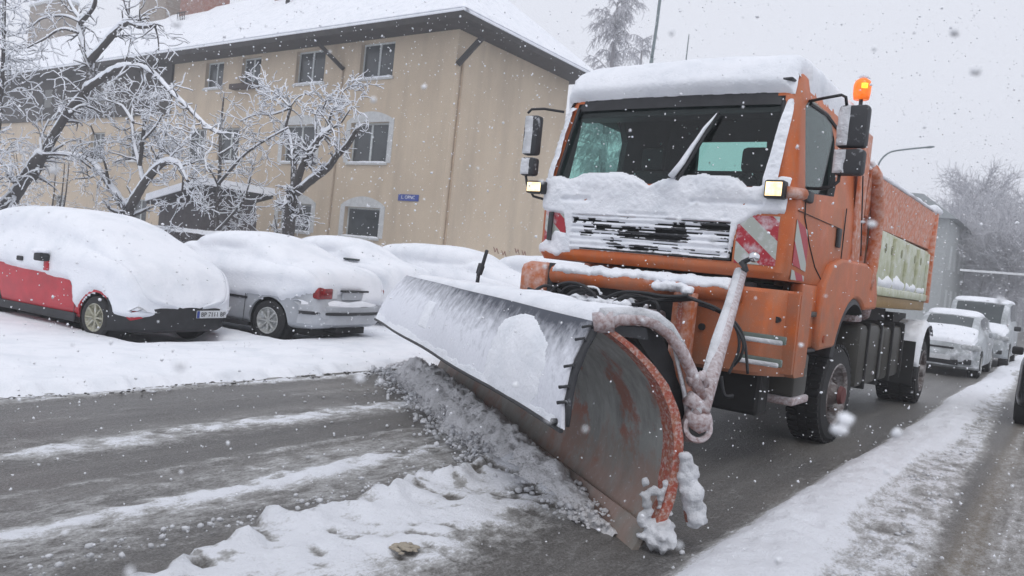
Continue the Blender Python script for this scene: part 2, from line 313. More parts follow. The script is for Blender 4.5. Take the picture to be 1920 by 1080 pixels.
# ---------------------------------------------------------------- object helpers
def tag(o, label=None, cat=None, group=None, kind=None):
    if label: o["label"] = label
    if cat: o["category"] = cat
    if group: o["group"] = group
    if kind: o["kind"] = kind
    return o
def empty(name, loc, rz=0, **kw):
    o = bpy.data.objects.new(name, None); col.objects.link(o); o.location = loc; o.rotation_euler = (0, 0, rz); o.empty_display_size = .3
    return tag(o, **kw)
def root_loc(p):
    while p.parent: p = p.parent
    return p.location
class MB:
    """collects shapes (world coordinates unless told otherwise), then links ONE mesh object"""
    def __init__(s): s.v = []; s.f = []; s.uv = None
    def add(s, vs, fs):
        k = len(s.v); s.v.extend([tuple(map(float, v)) for v in vs]); s.f.extend([tuple(i + k for i in f) for f in fs]); return s
    def box(s, lo, hi, bev=0):
        (a, b, c), (d, e, f) = lo, hi
        if bev:
            bm = bmesh.new(); bmesh.ops.create_cube(bm, size=1)
            for v in bm.verts: v.co = ((a + d) / 2 + v.co.x * (d - a), (b + e) / 2 + v.co.y * (e - b), (c + f) / 2 + v.co.z * (f - c))
            bmesh.ops.bevel(bm, geom=bm.edges[:], offset=bev, segments=2, affect='EDGES', profile=.5)
            s.add([v.co[:] for v in bm.verts], [[v.index for v in fc.verts] for fc in bm.faces]); bm.free(); return s
        return s.add([(a, b, c), (d, b, c), (d, e, c), (a, e, c), (a, b, f), (d, b, f), (d, e, f), (a, e, f)],
                     [(0, 3, 2, 1), (4, 5, 6, 7), (0, 1, 5, 4), (1, 2, 6, 5), (2, 3, 7, 6), (3, 0, 4, 7)])
    def bar(s, p, q, w, t):
        p, q = Vector(p), Vector(q); d = (q - p).normalized(); up = Vector((0, 0, 1)) if abs(d.z) < .95 else Vector((0, 1, 0))
        a = d.cross(up).normalized() * w / 2; b = a.cross(d).normalized() * t / 2
        vs = [x + i * a + j * b for x in (p, q) for i, j in ((-1, -1), (1, -1), (1, 1), (-1, 1))]
        return s.add(vs, [(0, 1, 2, 3), (7, 6, 5, 4), (0, 4, 5, 1), (1, 5, 6, 2), (2, 6, 7, 3), (3, 7, 4, 0)])
    def tube(s, pts, rad, n=8, caps=True, flat=1.0, jit=0):
        pts = [Vector(p) for p in pts]; m = len(pts)
        rad = [rad] * m if isinstance(rad, (int, float)) else rad
        vs = []; ref = None
        for i, p in enumerate(pts):
            d = (pts[min(i + 1, m - 1)] - pts[max(i - 1, 0)])
            if d.length < 1e-9: d = Vector((0, 0, 1))
            d.normalize()
            if ref is None: ref = Vector((0, 0, 1)) if abs(d.z) < .9 else Vector((1, 0, 0))
            a = d.cross(ref)
            if a.length < 1e-4: a = d.cross(Vector((.3, 1, .2)))
            a.normalize(); b = a.cross(d).normalized(); ref = b
            for k in range(n):
                t = 2 * math.pi * k / n; r = rad[i] * (1 + (random.uniform(-jit, jit) if jit else 0))
                vs.append(p + a * math.cos(t) * r + b * math.sin(t) * r * flat)
        fs = [(i * n + k, i * n + (k + 1) % n, (i + 1) * n + (k + 1) % n, (i + 1) * n + k) for i in range(m - 1) for k in range(n)]
        if caps: fs += [tuple(range(n - 1, -1, -1)), tuple(range((m - 1) * n, m * n))]
        return s.add(vs, fs)
    def cyl(s, p, q, r, n=24): return s.tube([p, q], r, n)
    def lathe(s, c, axis, prof, n=32):
        """prof: (distance along axis, radius)"""
        c = Vector(c); ax = Vector(axis).normalized(); a = ax.orthogonal().normalized(); b = ax.cross(a)
        vs = []
        for h, r in prof:
            for k in range(n):
                t = 2 * math.pi * k / n; vs.append(c + ax * h + a * math.cos(t) * r + b * math.sin(t) * r)
        m = len(prof); fs = [(i * n + k, i * n + (k + 1) % n, (i + 1) * n + (k + 1) % n, (i + 1) * n + k) for i in range(m - 1) for k in range(n)]
        return s.add(vs, fs)
    def prism(s, poly, d):
        n = len(poly); d = Vector(d); vs = [Vector(p) for p in poly] + [Vector(p) + d for p in poly]
        return s.add(vs, [tuple(range(n)), tuple(range(2 * n - 1, n - 1, -1))] + [(i, i + n, (i + 1) % n + n, (i + 1) % n) for i in range(n)])
    def grid(s, P, closed_u=False, mask=None):
        a, b = P.shape[:2]; vs = P.reshape(-1, 3); fs = []
        for i in range(a - 1 if not closed_u else a):
            i2 = (i + 1) % a
            for j in range(b - 1):
                if mask is not None and not (mask[i, j] or mask[i2, j] or mask[i, j + 1] or mask[i2, j + 1]): continue
                fs.append((i * b + j, i2 * b + j, i2 * b + j + 1, i * b + j + 1))
        return s.add(vs, fs)
    def build(s, name, mat, parent=None, smooth=False, local=False, fix=True, loc=None):
        off = Vector((0, 0, 0))
        if parent is not None and not local: off = root_loc(parent)
        if loc is not None: off = Vector(loc)
        me = bpy.data.meshes.new(name)
        me.from_pydata([(x - off.x, y - off.y, z - off.z) for x, y, z in s.v], [], s.f); me.materials.append(mat)
        if fix:
            bm = bmesh.new(); bm.from_mesh(me)
            loose = [v for v in bm.verts if not v.link_faces]
            if loose: bmesh.ops.delete(bm, geom=loose, context='VERTS')
            bmesh.ops.recalc_face_normals(bm, faces=bm.faces[:]); bm.to_mesh(me); bm.free()
        if smooth:
            me.shade_smooth()
            if smooth != True: me.set_sharp_from_angle(angle=R(smooth))
        o = bpy.data.objects.new(name, me); col.objects.link(o)
        if parent is not None: o.parent = parent
        elif loc is not None: o.location = loc
        return o
def copy_tree(o, parent=None):
    c = o.copy(); col.objects.link(c); c.parent = parent
    for ch in [x for x in bpy.data.objects if x.parent == o]: copy_tree(ch, c)
    return c
def boolean(o, cutter, op='DIFFERENCE', mi=0):
    for p in cutter.data.polygons: p.material_index = 0
    if mi:
        cutter.data.materials.append(M.cabin)
        for p in cutter.data.polygons: p.material_index = 1
    md = o.modifiers.new("b", 'BOOLEAN'); md.operation = op; md.object = cutter; md.solver = 'EXACT'
    dg = bpy.context.evaluated_depsgraph_get(); me = bpy.data.meshes.new_from_object(o.evaluated_get(dg))
    o.modifiers.clear(); old = o.data; o.data = me; bpy.data.meshes.remove(old)
    bpy.data.objects.remove(cutter, do_unlink=True)
def fuse(o, vox=.012, amp=.006, sc=30):
    """fuse overlapping lumps into one crusty body"""
    md = o.modifiers.new("r", 'REMESH'); md.mode = 'VOXEL'; md.voxel_size = vox; md.use_smooth_shade = True
    me = bpy.data.meshes.new_from_object(o.evaluated_get(bpy.context.evaluated_depsgraph_get())); o.modifiers.clear(); old = o.data; nm = old.name; o.data = me; bpy.data.meshes.remove(old); me.name = nm
    co = np.zeros(len(me.vertices) * 3); me.vertices.foreach_get("co", co); co = co.reshape(-1, 3); no = np.zeros_like(co).ravel(); me.vertices.foreach_get("normal", no); no = no.reshape(-1, 3)
    co += no * (amp * fbm(co[:, 0] * sc, co[:, 1] * sc, co[:, 2] * sc, 3))[:, None]; me.vertices.foreach_set("co", co.ravel()); me.update(); return o
def subsurf(o, lv=1):
    md = o.modifiers.new("s", 'SUBSURF'); md.levels = lv; md.render_levels = lv

# numpy fractal noise ------------------------------------------------
_perm = np.random.RandomState(3).permutation(512)
_perm = np.concatenate([_perm, _perm, _perm]); _val = np.random.RandomState(5).rand(2048)
def vnoise(x, y, z=0.):
    x = np.asarray(x, float); y = np.asarray(y, float); z = np.asarray(z, float) + 0 * x
    xi, yi, zi = np.floor(x).astype(int), np.floor(y).astype(int), np.floor(z).astype(int)
    xf, yf, zf = x - xi, y - yi, z - zi
    f = lambda t: t * t * (3 - 2 * t)
    u, v, w = f(xf), f(yf), f(zf)
    def h(a, b, c): return _val[_perm[_perm[_perm[a & 511] + (b & 511)] + (c & 511)]]
    def L(a, b, t): return a + (b - a) * t
    r = [[L(h(xi, yi + j, zi + k), h(xi + 1, yi + j, zi + k), u) for j in (0, 1)] for k in (0, 1)]
    return L(L(r[0][0], r[0][1], v), L(r[1][0], r[1][1], v), w) * 2 - 1
def fbm(x, y, z=0., o=4, g=.5):
    s = 0; a = 1; t = 0
    for i in range(o): s = s + a * vnoise(x * 2 ** i + 17 * i, y * 2 ** i + 5 * i, np.asarray(z) * 2 ** i); t += a; a *= g
    return s / t
def billow(x, y, z=0., o=4, g=.5):
    s = 0; a = 1; t = 0
    for i in range(o): s = s + a * (1 - np.abs(vnoise(x * 2 ** i + 11 * i, y * 2 ** i + 7 * i, np.asarray(z) * 2 ** i)) * 2); t += a; a *= g
    return s / t
def sstep(a, b, x): t = np.clip((np.asarray(x, float) - a) / (b - a), 0, 1); return t * t * (3 - 2 * t)

def crust(name, mat, parent, fpos, us, vs_, fsd, thick, nz=.3, nscale=6., seed=0., flip=1, slope=.05):
    """snow crust lying on a surface: fpos(U,V)->(n,m,3); fsd = signed distance inside coverage (m)"""
    U, V = np.meshgrid(us, vs_, indexing='ij'); P = fpos(U, V)
    du = np.gradient(P, axis=0); dv = np.gradient(P, axis=1); nn = np.cross(du, dv); nn /= np.linalg.norm(nn, axis=2, keepdims=True) + 1e-9
    nn *= flip
    sd = fsd(U, V, P)
    e = sstep(0, slope, sd); nzv = fbm(P[..., 0] * nscale + seed, P[..., 1] * nscale, P[..., 2] * nscale, 4)
    nf = fbm(P[..., 0] * nscale * 5 + seed, P[..., 1] * nscale * 5, P[..., 2] * nscale * 5, 3)
    t = np.where(sd > 0, e ** .6 * (thick(P) if callable(thick) else thick) * (1 + nz * nzv * 1.6 + nz * .35 * nf), -.012)
    Q = P + nn * t[..., None]
    o = MB().grid(Q, mask=sd > 0).build(name, mat, parent, smooth=True, fix=False)
    return o

# ---------------------------------------------------------------- plough-blade frame (shared by road and plough)
BP0 = np.array([-1.86, 4.06]); BD = np.array([-.8096676, .58688872]); BN = np.array([-.58688872, -.8096676])
def bl(s, n, z): return Vector((BP0[0] + BD[0] * s + BN[0] * n, BP0[1] + BD[1] * s + BN[1] * n, z))
def at_s(u, v, s):
    r = ray(u, v); o = np.array([0, 0, CAMH]); t = (s - (o[:2] - BP0).dot(BD)) / r[:2].dot(BD); return Vector(o + t * r)
def at_n(u, v, n):
    r = ray(u, v); o = np.array([0, 0, CAMH]); t = (n - (o[:2] - BP0).dot(BN)) / r[:2].dot(BN); return Vector(o + t * r)

# ================================================================ GROUND
KERB = -7.12
def road_fields(X, Y):
    wob = .05 * fbm(Y * .5, X * 0 + 3) + .02 * fbm(Y * 3, X * 0 + 9)
    x = X + wob
    lump = billow(X * 5, Y * 4, 1.3, 4); fine = fbm(X * 9, Y * 7, 2., 4); lw = fbm(X * 1.4, Y * .5, 4., 4)
    snow = np.full_like(X, .12) + .20 * lw + .12 * fine + .10 * fbm(X * 26, Y * 16, 5., 3)
    snow += .12 * fbm(X * 5, Y * .25, 8., 3)
    z = .004 * fine
    def band(c, w, a, soft=.5):
        return a * np.exp(-((x - c) / w) ** 2 * (1 + soft))
    s = .62 * band(-6.98, .13, 1) + .66 * band(-5.42, .24, 1) + .38 * band(-4.62, .055, 1) + .26 * band(-4.32, .25, 1) + .74 * band(-4.0, .15, 1) + .28 * band(-3.7, .3, 1)
    s += .12 * band(-6.3, .12, 1)
    left = (X < -3.3)
    s *= .95 + .7 * fbm(X * 4, Y * 1.1, 5., 5) + .95 * fbm(X * 16, Y * 9, 2., 4)
    snow = snow + s
    z = z + .020 * np.clip(s, 0, 1) * (1 + 1.2 * fine + .5 * lump)
    # strip of unploughed snow in front of the blade
    sb = (X - BP0[0]) * BD[0] + (Y - BP0[1]) * BD[1]; nb = (X - BP0[0]) * BN[0] + (Y - BP0[1]) * BN[1]
    infront = sstep(-.05, .12, nb)
    e1 = X - (-3.36 + .30 * np.clip(2.75 - Y, 0, 2) + .10 * fbm(Y * 7, 6. + 0 * X, 0, 3) + .13 * fbm(Y * 2.2, 3. + 0 * X, 0, 4)); e2 = (-2.28 - .10 * (4.2 - Y) * .6 + .22 * fbm(Y * 1.5, 8. + 0 * X, 0, 4)) - X
    strip = sstep(0, .10, e1) * sstep(-.05, .45, e2) * infront
    edge = np.exp(-((e1 - .07) / .09) ** 2) * infront
    tr = .8 * sstep(.12, .42, fbm(X * 7 + 3, Y * 9, 3., 4)) 
    snow = snow * (1 - strip) + strip * (1.02 + .45 * fine + .22 * lump - 1.0 * tr)
    z = z + strip * (.055 + .02 * lw + .026 * lump + .014 * fine - .02 * tr) + edge * (.03 + .065 * np.clip(lump, -.2, 1) + .02 * fine)
    # behind the blade: scraped lane
    lane = sstep(-3.9, -3.6, X) * (1 - sstep(-1.75, -1.6, X)) * (1 - infront)
    snow = snow * (1 - .75 * lane) + lane * .06
    # right-hand ridge
    rc = -1.28 + .03 * np.sin(Y * .7); rw = .25 + .05 * fbm(Y * .8, 1. + 0 * X)
    rr = np.exp(-((X - rc) / rw) ** 4)
    z = z + rr * (.08 + .03 * lw + .034 * lump + .012 * fine) ; snow = snow + rr * 1.35
    r2 = sstep(-1.1, -1.0, X) * (1 - sstep(-.62, -.45, X + .02 * (Y - 4)))
    snow = snow + r2 * (.50 + .32 * fine + .2 * lump); z = z + r2 * (.018 + .014 * lump)
    r3 = sstep(-.50, -.38, X)
    snow = snow + r3 * (.20 + .22 * fbm(X * 14, Y * .5, 7., 3))
    z = z + r3 * .006 * fbm(X * 22, Y * 2, 7., 3)
    brown = np.exp(-((X + .40) / .10) ** 2) * .9 + .35 * r3 * sstep(-.1, .5, lw) + .20 * sstep(0, .6, lw)
    # treading of ruts between
    return z, np.clip(snow, 0, 1.5), np.clip(brown, 0, 1)
def axis(segs):
    out = []
    for a, b, st in segs: out.extend(np.arange(a, b - 1e-6, st))
    out.append(segs[-1][1]); return np.array(out)
xs = axis([(KERB, -4.3, .04), (-4.3, .3, .025), (.3, 2, .12), (2, 7, .6)])
ys = axis([(-8, .8, .5), (.8, 2.6, .05), (2.6, 9, .03), (9, 16, .08), (16, 40, .3), (40, 155, 4)])
def sheet(name, xs, ys, f, mat, attrs=()):
    X, Y = np.meshgrid(xs, ys, indexing='ij'); r = f(X, Y)
    z = r[0] if isinstance(r, tuple) else r
    a, b = X.shape; me = bpy.data.meshes.new(name); nv = a * b
    co = np.stack([X, Y, z], -1).reshape(-1, 3).astype(np.float32)
    I = np.arange(a * b).reshape(a, b); q = np.stack([I[:-1, :-1], I[1:, :-1], I[1:, 1:], I[:-1, 1:]], -1).reshape(-1, 4)
    me.vertices.add(nv); me.vertices.foreach_set("co", co.ravel())
    me.loops.add(q.size); me.loops.foreach_set("vertex_index", q.ravel().astype(np.int32))
    me.polygons.add(len(q)); me.polygons.foreach_set("loop_start", np.arange(0, q.size, 4, dtype=np.int32))
    me.update(calc_edges=True)
    for k, an in enumerate(attrs):
        at = me.attributes.new(an, 'FLOAT', 'POINT'); at.data.foreach_set("value", r[k + 1].reshape(-1).astype(np.float32))
    me.materials.append(mat); me.shade_smooth(); me.validate()
    o = bpy.data.objects.new(name, me); col.objects.link(o); return o
tag(sheet("road", xs, ys, road_fields, M.road, ("snow_amount", "brown_amount")), kind="structure")
# snow-covered parking apron on the left
def verge(X, Y):
    edge = KERB + .04 + .13 * fbm(Y * 1.2, 2. + 0 * X, 0, 4) + .10 * fbm(Y * 6, 5. + 0 * X, 0, 4)
    d = edge - X
    z = -.03 + (.13 + .02 * fbm(X * .8, Y * .8, 0, 4)) * sstep(-.02, .30, d) + .02 * billow(X * 7, Y * 7, 0, 3) * np.exp(-((d - .1) / .2) ** 2)
    z += .05 * fbm(X * .5, Y * .5, 3., 3) * sstep(.3, 1.5, d) + .012 * fbm(X * 3, Y * 3, 3., 4) * sstep(.1, 1, d)
    z += .035 * np.exp(-((X + 7.75 + .1 * fbm(Y * .6, 0 * X)) / .16) ** 2) - .03 * np.exp(-((X + 8.15 + .1 * fbm(Y * .5, 0 * X + 4)) / .12) ** 2)
    # hollows melted under the parked cars
    for (cx, cy_, hx, hy) in PARK_HOLES:
        q = np.maximum(np.abs(X - cx) / hx, np.abs(Y - cy_) / hy)
        z = z - .16 * (1 - sstep(.86, 1.06, q + .05 * fbm(X * 3, Y * 3)))
    return z
PARK_HOLES = [(-11.5, 5.95, 1.95, .74), (-11.4, 8.2, 2.0, .85)]
xv = -axis([(-7.03, -5, 1)][:0] or [(6.95, 9.6, .03), (9.6, 14.5, .06), (14.5, 30, .4), (30, 130, 5)])[::-1]
yv = axis([(-8, 2, .5), (2, 10, .04), (10, 18, .12), (18, 40, .6), (40, 155, 5)])
tag(sheet("snowy_verge", xv, yv, verge, M.snow), kind="structure")
xg = axis([(6.8, 12, .5), (12, 110, 6)]); yg = axis([(-8, 40, 1), (40, 155, 5)])
tag(sheet("snowy_ground", xg, yg, lambda X, Y: .1 * sstep(6.8, 7.3, X) - .02 + .04 * fbm(X * .4, Y * .4), M.snow), kind="structure")
kb = MB()
for k in range(60):
    kb.box((KERB - .03, -6 + k * 1.0, -.1), (KERB + .0, -6 + k * 1.0 + .985, .008 + .01 * random.random()))
# dark wet grit line along the snow edge
tag(kb.build("kerb", M.concrete), kind="structure")

# churned slush bow-wave in front of the blade
def windrow():
    ss = np.arange(.22, 6.6, .018); ns = np.arange(-.12, 1.05, .018)
    S, Nn = np.meshgrid(ss, ns, indexing='ij')
    X = BP0[0] + BD[0] * S + BN[0] * Nn; Y = BP0[1] + BD[1] * S + BN[1] * Nn
    wid = np.interp(S, [0, .5, 1.2, 2.2, 3.5, 5, 5.8, 6.5], [.06, .24, .42, .50, .55, .58, .58, .3]) * (1 + .22 * fbm(S * 1.8, 0 * S + 4, 0, 3))
    hgt = np.interp(S, [0, .5, 1.2, 2.2, 3.5, 5, 5.8, 6.5], [-.02, .055, .14, .16, .17, .18, .16, .02])
    t = Nn / wid; prof = np.where(t < .3, sstep(-.5, .3, t), 1 - sstep(.3, 1.05, t))
    lump = billow(X * 7, Y * 7, .7, 4, .6); l2 = billow(X * 3, Y * 3, 4.7, 3)
    z = hgt * prof * (1 + .35 * l2) + .085 * np.minimum(prof * 1.6, 1) * (lump * .7 + .6 * billow(X * 15, Y * 15, 2.7, 3)) * np.clip(hgt / .16, 0, 1)
    P = np.stack([X + .05 * fbm(X * 9, Y * 9, 1.), Y + .05 * fbm(X * 9, Y * 9, 6.), z - .025 * (prof < .9)], -1)
    o = MB().grid(P, mask=prof > .02).build("slush_pile", M.slush, None, smooth=True, fix=False)
    tag(o, "churned grey slush rolling along the foot of the plough blade", "slush", kind="stuff")
windrow()
# loose clods of snow (stuff): along the strip edge, ridge, blade foot, kerb edge
def ico(): 
    bm = bmesh.new(); bmesh.ops.create_icosphere(bm, subdivisions=1, radius=1); v = [x.co.copy() for x in bm.verts]; f = [[a.index for a in fc.verts] for fc in bm.faces]; bm.free(); return v, f
IV, IF = ico()
def clod(mb, c, r, fl=.75):
    k = random.random() * 50; sc = [random.uniform(.75, 1.25) for _ in range(3)]
    mb.add([Vector((v.x * sc[0], v.y * sc[1], v.z * sc[2] * fl)) * r * (1 + .35 * mnoise.noise(v * 1.7 + Vector((k, 0, 0)))) + Vector(c) for v in IV], IF)
cl = MB(); rnd = random.random
for i in range(260): y = 1.2 + 3.6 * rnd(); clod(cl, (-3.42 + random.gauss(0, .07), y, .05 + .04 * rnd()), .005 + .017 * rnd() ** 3)
for i in range(420): s = .4 + 5.6 * rnd(); n = np.interp(s, [0, 1, 3, 6], [.15, .4, .6, .65]); p = bl(s, n + random.gauss(0, .10), .03 + .05 * rnd()); clod(cl, p, .008 + .024 * rnd() ** 2)
pc_ = MB()
for i in range(1700):
    s = .25 + 6.1 * rnd(); wd_ = np.interp(s, [0, .5, 1.2, 2.2, 3.5, 6], [.06, .24, .42, .50, .55, .58]); n = wd_ * rnd() ** .7; hh = np.interp(s, [0, .5, 1.2, 2.2, 3.5, 6], [.04, .09, .14, .16, .17, .14])
    clod(pc_, bl(s, n, hh * (1 - max(0, n / wd_ - .25) / .85) * 1.0), .007 + .022 * rnd() ** 3)
tag(pc_.build("slush_lumps", M.slush, smooth=True, fix=False), "broken lumps of slush tumbling on the pile before the plough blade", "slush", kind="stuff")
for i in range(90): s = .2 + 6 * rnd(); p = bl(s, .5 + abs(random.gauss(0, .5)), .012); clod(cl, p, .006 + .012 * rnd())
for i in range(420): y = 1.5 + 14 * rnd() ** 1.5; clod(cl, (-1.50 + random.gauss(0, .05), y, .015), .004 + .018 * rnd() ** 2)
for i in range(360): y = 2 + 12 * rnd(); clod(cl, (-.95 + random.gauss(0, .18), y, .03), .006 + .015 * rnd())
for i in range(240): y = 1 + 14 * rnd(); clod(cl, (KERB + .05 + abs(random.gauss(0, .10)), y, .01), .008 + .02 * rnd())
tag(cl.build("snow_clods", M.snow_rough, smooth=True, fix=False), "small loose clods of snow scattered along the snow edges on the road", "snow clods", kind="stuff")
gr = MB()
for i in range(260): y = 1 + 13 * rnd(); clod(gr, (KERB + .12 + random.gauss(0, .09), y, .016), .008 + .018 * rnd() ** 2, .4)
tag(gr.build("dark_grit", simple("wet_grit", (.07, .068, .065), .6), smooth=True, fix=False), "dark wet grit lying along the edge of the kerbside snow", "grit", kind="stuff")
bs_ = MB(); c = at_z(755, 1028, .06)
P = []
for i in range(60): clod(bs_, (c.x + random.gauss(0, .045), c.y + random.gauss(0, .03), .070), .010 + .014 * rnd(), .35)
tag(bs_.build("brown_slush_patch", simple("brown_slush", (.34, .30, .24), .8), smooth=True, fix=False), "small brown patch of dirty slush on the white snow strip", "slush", kind="stuff")

# ================================================================ TRUCK
T = empty("snow_plough_truck", (-3.17, 6.4, 0), label="orange dump truck with snow plough, its cab plastered with snow, driving towards the viewer", cat="snow plough truck")
XL, XR = -4.42, -1.93; XC = (XL + XR) / 2
def rrect(x0, x1, y0, y1, r, z, bulge=.05, n=5, off=0.):
    x0 += off; x1 -= off; y0 += off; y1 -= off; r = max(r - off, .01); pts = []
    for cx, cyy, a0 in ((x1 - r, y0 + r, -90), (x1 - r, y1 - r, 0), (x0 + r, y1 - r, 90), (x0 + r, y0 + r, 180)):
        for k in range(n + 1):
            a = R(a0 + 90 * k / n); pts.append([cx + r * math.cos(a), cyy + r * math.sin(a), z])
        if a0 == 180:
            for t in np.linspace(0, 1, 9)[1:-1]: pts.append([x0 + r + (x1 - x0 - 2 * r) * t, y0, z])
    xc = (x0 + x1) / 2; hw = (x1 - x0) / 2
    for p in pts:
        if p[1] < y0 + r + .01: p[1] -= bulge * (1 - ((p[0] - xc) / hw) ** 2)
    return pts
CAB = [  # z, x0, x1, front y, rear y, corner r
    (1.64, XL + .02, XR - .02, 6.50, 8.95, .14), (1.70, XL, XR, 6.46, 8.95, .14), (2.10, XL, XR, 6.45, 8.95, .14), (2.40, XL + .01, XR - .01, 6.47, 8.95, .13),
    (2.80, XL + .06, XR - .06, 6.56, 8.95, .12), (3.22, XL + .11, XR - .11, 6.66, 8.93, .12), (3.43, XL + .15, XR - .15, 6.76, 8.90, .14),
    (3.54, XL + .24, XR - .24, 6.92, 8.82, .14), (3.58, XL + .45, XR - .45, 7.2, 8.6, .14)]
def loft(secs, off=0.):
    mb = MB(); rings = [rrect(s[1], s[2], s[3], s[4], s[5], s[0], off=off) for s in secs]; n = len(rings[0])
    vs = [p for r in rings for p in r]
    fs = [(i * n + k, i * n + (k + 1) % n, (i + 1) * n + (k + 1) % n, (i + 1) * n + k) for i in range(len(rings) - 1) for k in range(n)]
    fs += [tuple(range(n - 1, -1, -1)), tuple(range((len(rings) - 1) * n, len(rings) * n))]
    return mb.add(vs, fs)
cabo = loft(CAB).build("cab_body", M.orange, T, smooth=35); cabo.data.materials.append(M.cabin)
inner = [(max(1.72, min(s[0], 3.40)) if s[0] < 3.4 else s[0] - .05, *s[1:]) for s in CAB[1:]]
inner = [(1.76, *CAB[1][1:])] + [s for s in CAB[2:]]; inner = [(z if z < 3.3 else z - .05, a, b, c_, d, e) for z, a, b, c_, d, e in inner]
boolean(cabo, loft(inner, off=.07).build("cut", M.orange, T), mi=1)
def cutprism(poly, d): 
    return MB().prism(poly, d).build("cut", M.cabin, T)
# openings: windscreen, side windows, rear window
ws = [(-4.27, 5.9, 2.40), (-2.08, 5.9, 2.40), (-2.15, 5.9, 3.21), (-4.20, 5.9, 3.21)]
boolean(cabo, cutprism(ws, (0, 1.05, 0)))
SW = [(6.80, 2.45), (6.95, 2.42), (7.78, 2.50), (7.86, 2.60), (7.84, 3.05), (7.66, 3.25), (6.98, 3.25), (6.84, 3.16)]
boolean(cabo, cutprism([(-2.3, y, z) for y, z in SW], (.6, 0, 0)))
boolean(cabo, cutprism([(-4.65, y, z) for y, z in SW], (.6, 0, 0)))
boolean(cabo, MB().box((-3.86, 8.5, 2.90), (-3.02, 9.3, 3.25)).build("cut", M.cabin, T), mi=1)
boolean(cabo, MB().box((-4.04, 6.2, 1.76), (-2.38, 6.62, 2.09)).build("cut", M.cabin, T))
for p in cabo.data.polygons: p.use_smooth = True
cabo.data.set_sharp_from_angle(angle=R(32))
def cab_y(x, z):
    zs = [s[0] for s in CAB]; f = np.interp(z, zs, [s[3] for s in CAB]); x0 = np.interp(z, zs, [s[1] for s in CAB]); x1 = np.interp(z, zs, [s[2] for s in CAB])
    r = .14; xc = (x0 + x1) / 2; hw = (x1 - x0) / 2; d = np.maximum(np.abs(x - xc) - (hw - r), 0)
    return f + (r - np.sqrt(np.maximum(r * r - d * d, 0))) - .05 * np.maximum(1 - ((x - xc) / hw) ** 2, 0)
def front_patch(name, mat, xa, xb, za, zb, off, parent=T, n=14, th=.004):
    xsx = np.linspace(xa, xb, n); zz = np.linspace(za, zb, 7); U, V = np.meshgrid(xsx, zz, indexing='ij')
    P = np.stack([U, cab_y(U, V) - off, V], -1); mb = MB().grid(P)
    return mb.build(name, mat, parent, smooth=True, fix=False)
# glass
front = front_patch("windscreen", M.wind_glass, -4.27, -2.08, 2.39, 3.22, -.02, n=20)
MBs = MB().prism([(-2.035, y, z) for y, z in SW], (.006, 0, 0)); o = MBs.build("side_window", M.side_glass, T)
MB().prism([(-4.325, y, z) for y, z in SW], (.006, 0, 0)).build("side_window", M.side_glass, T)
MB().box((-3.86, 8.91, 2.90), (-3.02, 8.915, 3.25)).build("rear_window", M.side_glass, T)
# interior
seatp = MB()
for sx in (-3.95, -2.80):
    st = MB(); st.box((sx - .24, 7.35, 2.0), (sx + .24, 7.9, 2.2), .05); st.box((sx - .23, 7.85, 2.15), (sx + .23, 8.0, 2.74), .06); st.box((sx - .14, 7.86, 2.74), (sx + .14, 7.97, 3.0), .05)
    st.build("seat", M.seat, T, smooth=30)
MB().box((-4.3, 6.72, 2.0), (-2.05, 7.1, 2.38), .06).build("dashboard", M.cabin, T, smooth=30)
sw = MB(); cc = Vector((-2.75, 7.25, 2.52)); ax = Vector((0, -.55, .83)).normalized(); a_ = Vector((1, 0, 0)); b_ = ax.cross(a_)
ring = [cc + (a_ * math.cos(t) + b_ * math.sin(t)) * .23 for t in np.linspace(0, 2 * math.pi, 25)]
sw.tube(ring, .017, 8, False); sw.tube([cc - b_ * .23, cc + b_ * .23], .014, 6); sw.tube([cc, cc - ax * .3], .03, 8); sw.build("steering_wheel", M.blackp, T, smooth=True)
MB().box((-4.3, 6.70, 3.08), (-2.06, 6.95, 3.23), .02).build("header_lining", M.blackp, T)
# black gasket round the windscreen, sun-visor band
front_patch("visor_band", M.blackp, -4.29, -2.06, 3.13, 3.28, .008)
g = MB(); zz = np.linspace(2.40, 3.16, 8)
for x0, x1 in ((-4.26, -4.19), (-2.10, -2.15)): g.tube([(x0 + (x1 - x0) * (z - 2.4) / .7, float(cab_y(x0 + (x1 - x0) * (z - 2.4) / .7, z)) - .004, z) for z in zz], .018, 6)
g.build("windscreen_gasket", M.blackp, T, smooth=True)
# wiper with snow on it
w0 = Vector((-2.97, float(cab_y(-2.97, 2.43)) - .05, 2.43)); w1 = Vector((-2.70, float(cab_y(-2.70, 3.07)) - .03, 3.07))
wp = MB().tube([w0 + Vector((.035, .0, 0)), w0.lerp(w1, .5) + Vector((.03, -.01, 0)), w1 + Vector((.012, 0, 0))], [.02, .018, .014], 6).build("wiper", M.blackp, T)
MB().tube([w0 + Vector((-.02, -.02, .03)), w0.lerp(w1, .25) + Vector((-.012, -.02, 0)), w0.lerp(w1, .5) + Vector((-.012, -.02, 0)), w0.lerp(w1, .75) + Vector((-.01, -.018, 0)), w1 + Vector((0, -.012, -.02))], [.046, .036, .030, .020, .008], 9, flat=.8, jit=.28).build("snow_strip", M.snow, wp, smooth=True)
# grille
MB().box((-4.04, 6.60, 1.74), (-2.38, 6.63, 2.11)).build("grille_backing", M.blackp, T)
for k in range(6):
    z = 1.775 + k * .058; xa = np.linspace(-4.02, -2.40, 9)
    mb = MB(); mb.tube([(x, 6.46 - .05 * (1 - ((x - XC) / 1.25) ** 2), z) for x in xa], .017, 6, flat=.8); mb.build("grille_slat", M.dark_frosty, T, smooth=True)
# lower orange lip under the grille
lip = front_patch("front_lip", M.orange, -4.30, -2.02, 1.645, 1.745, .012)
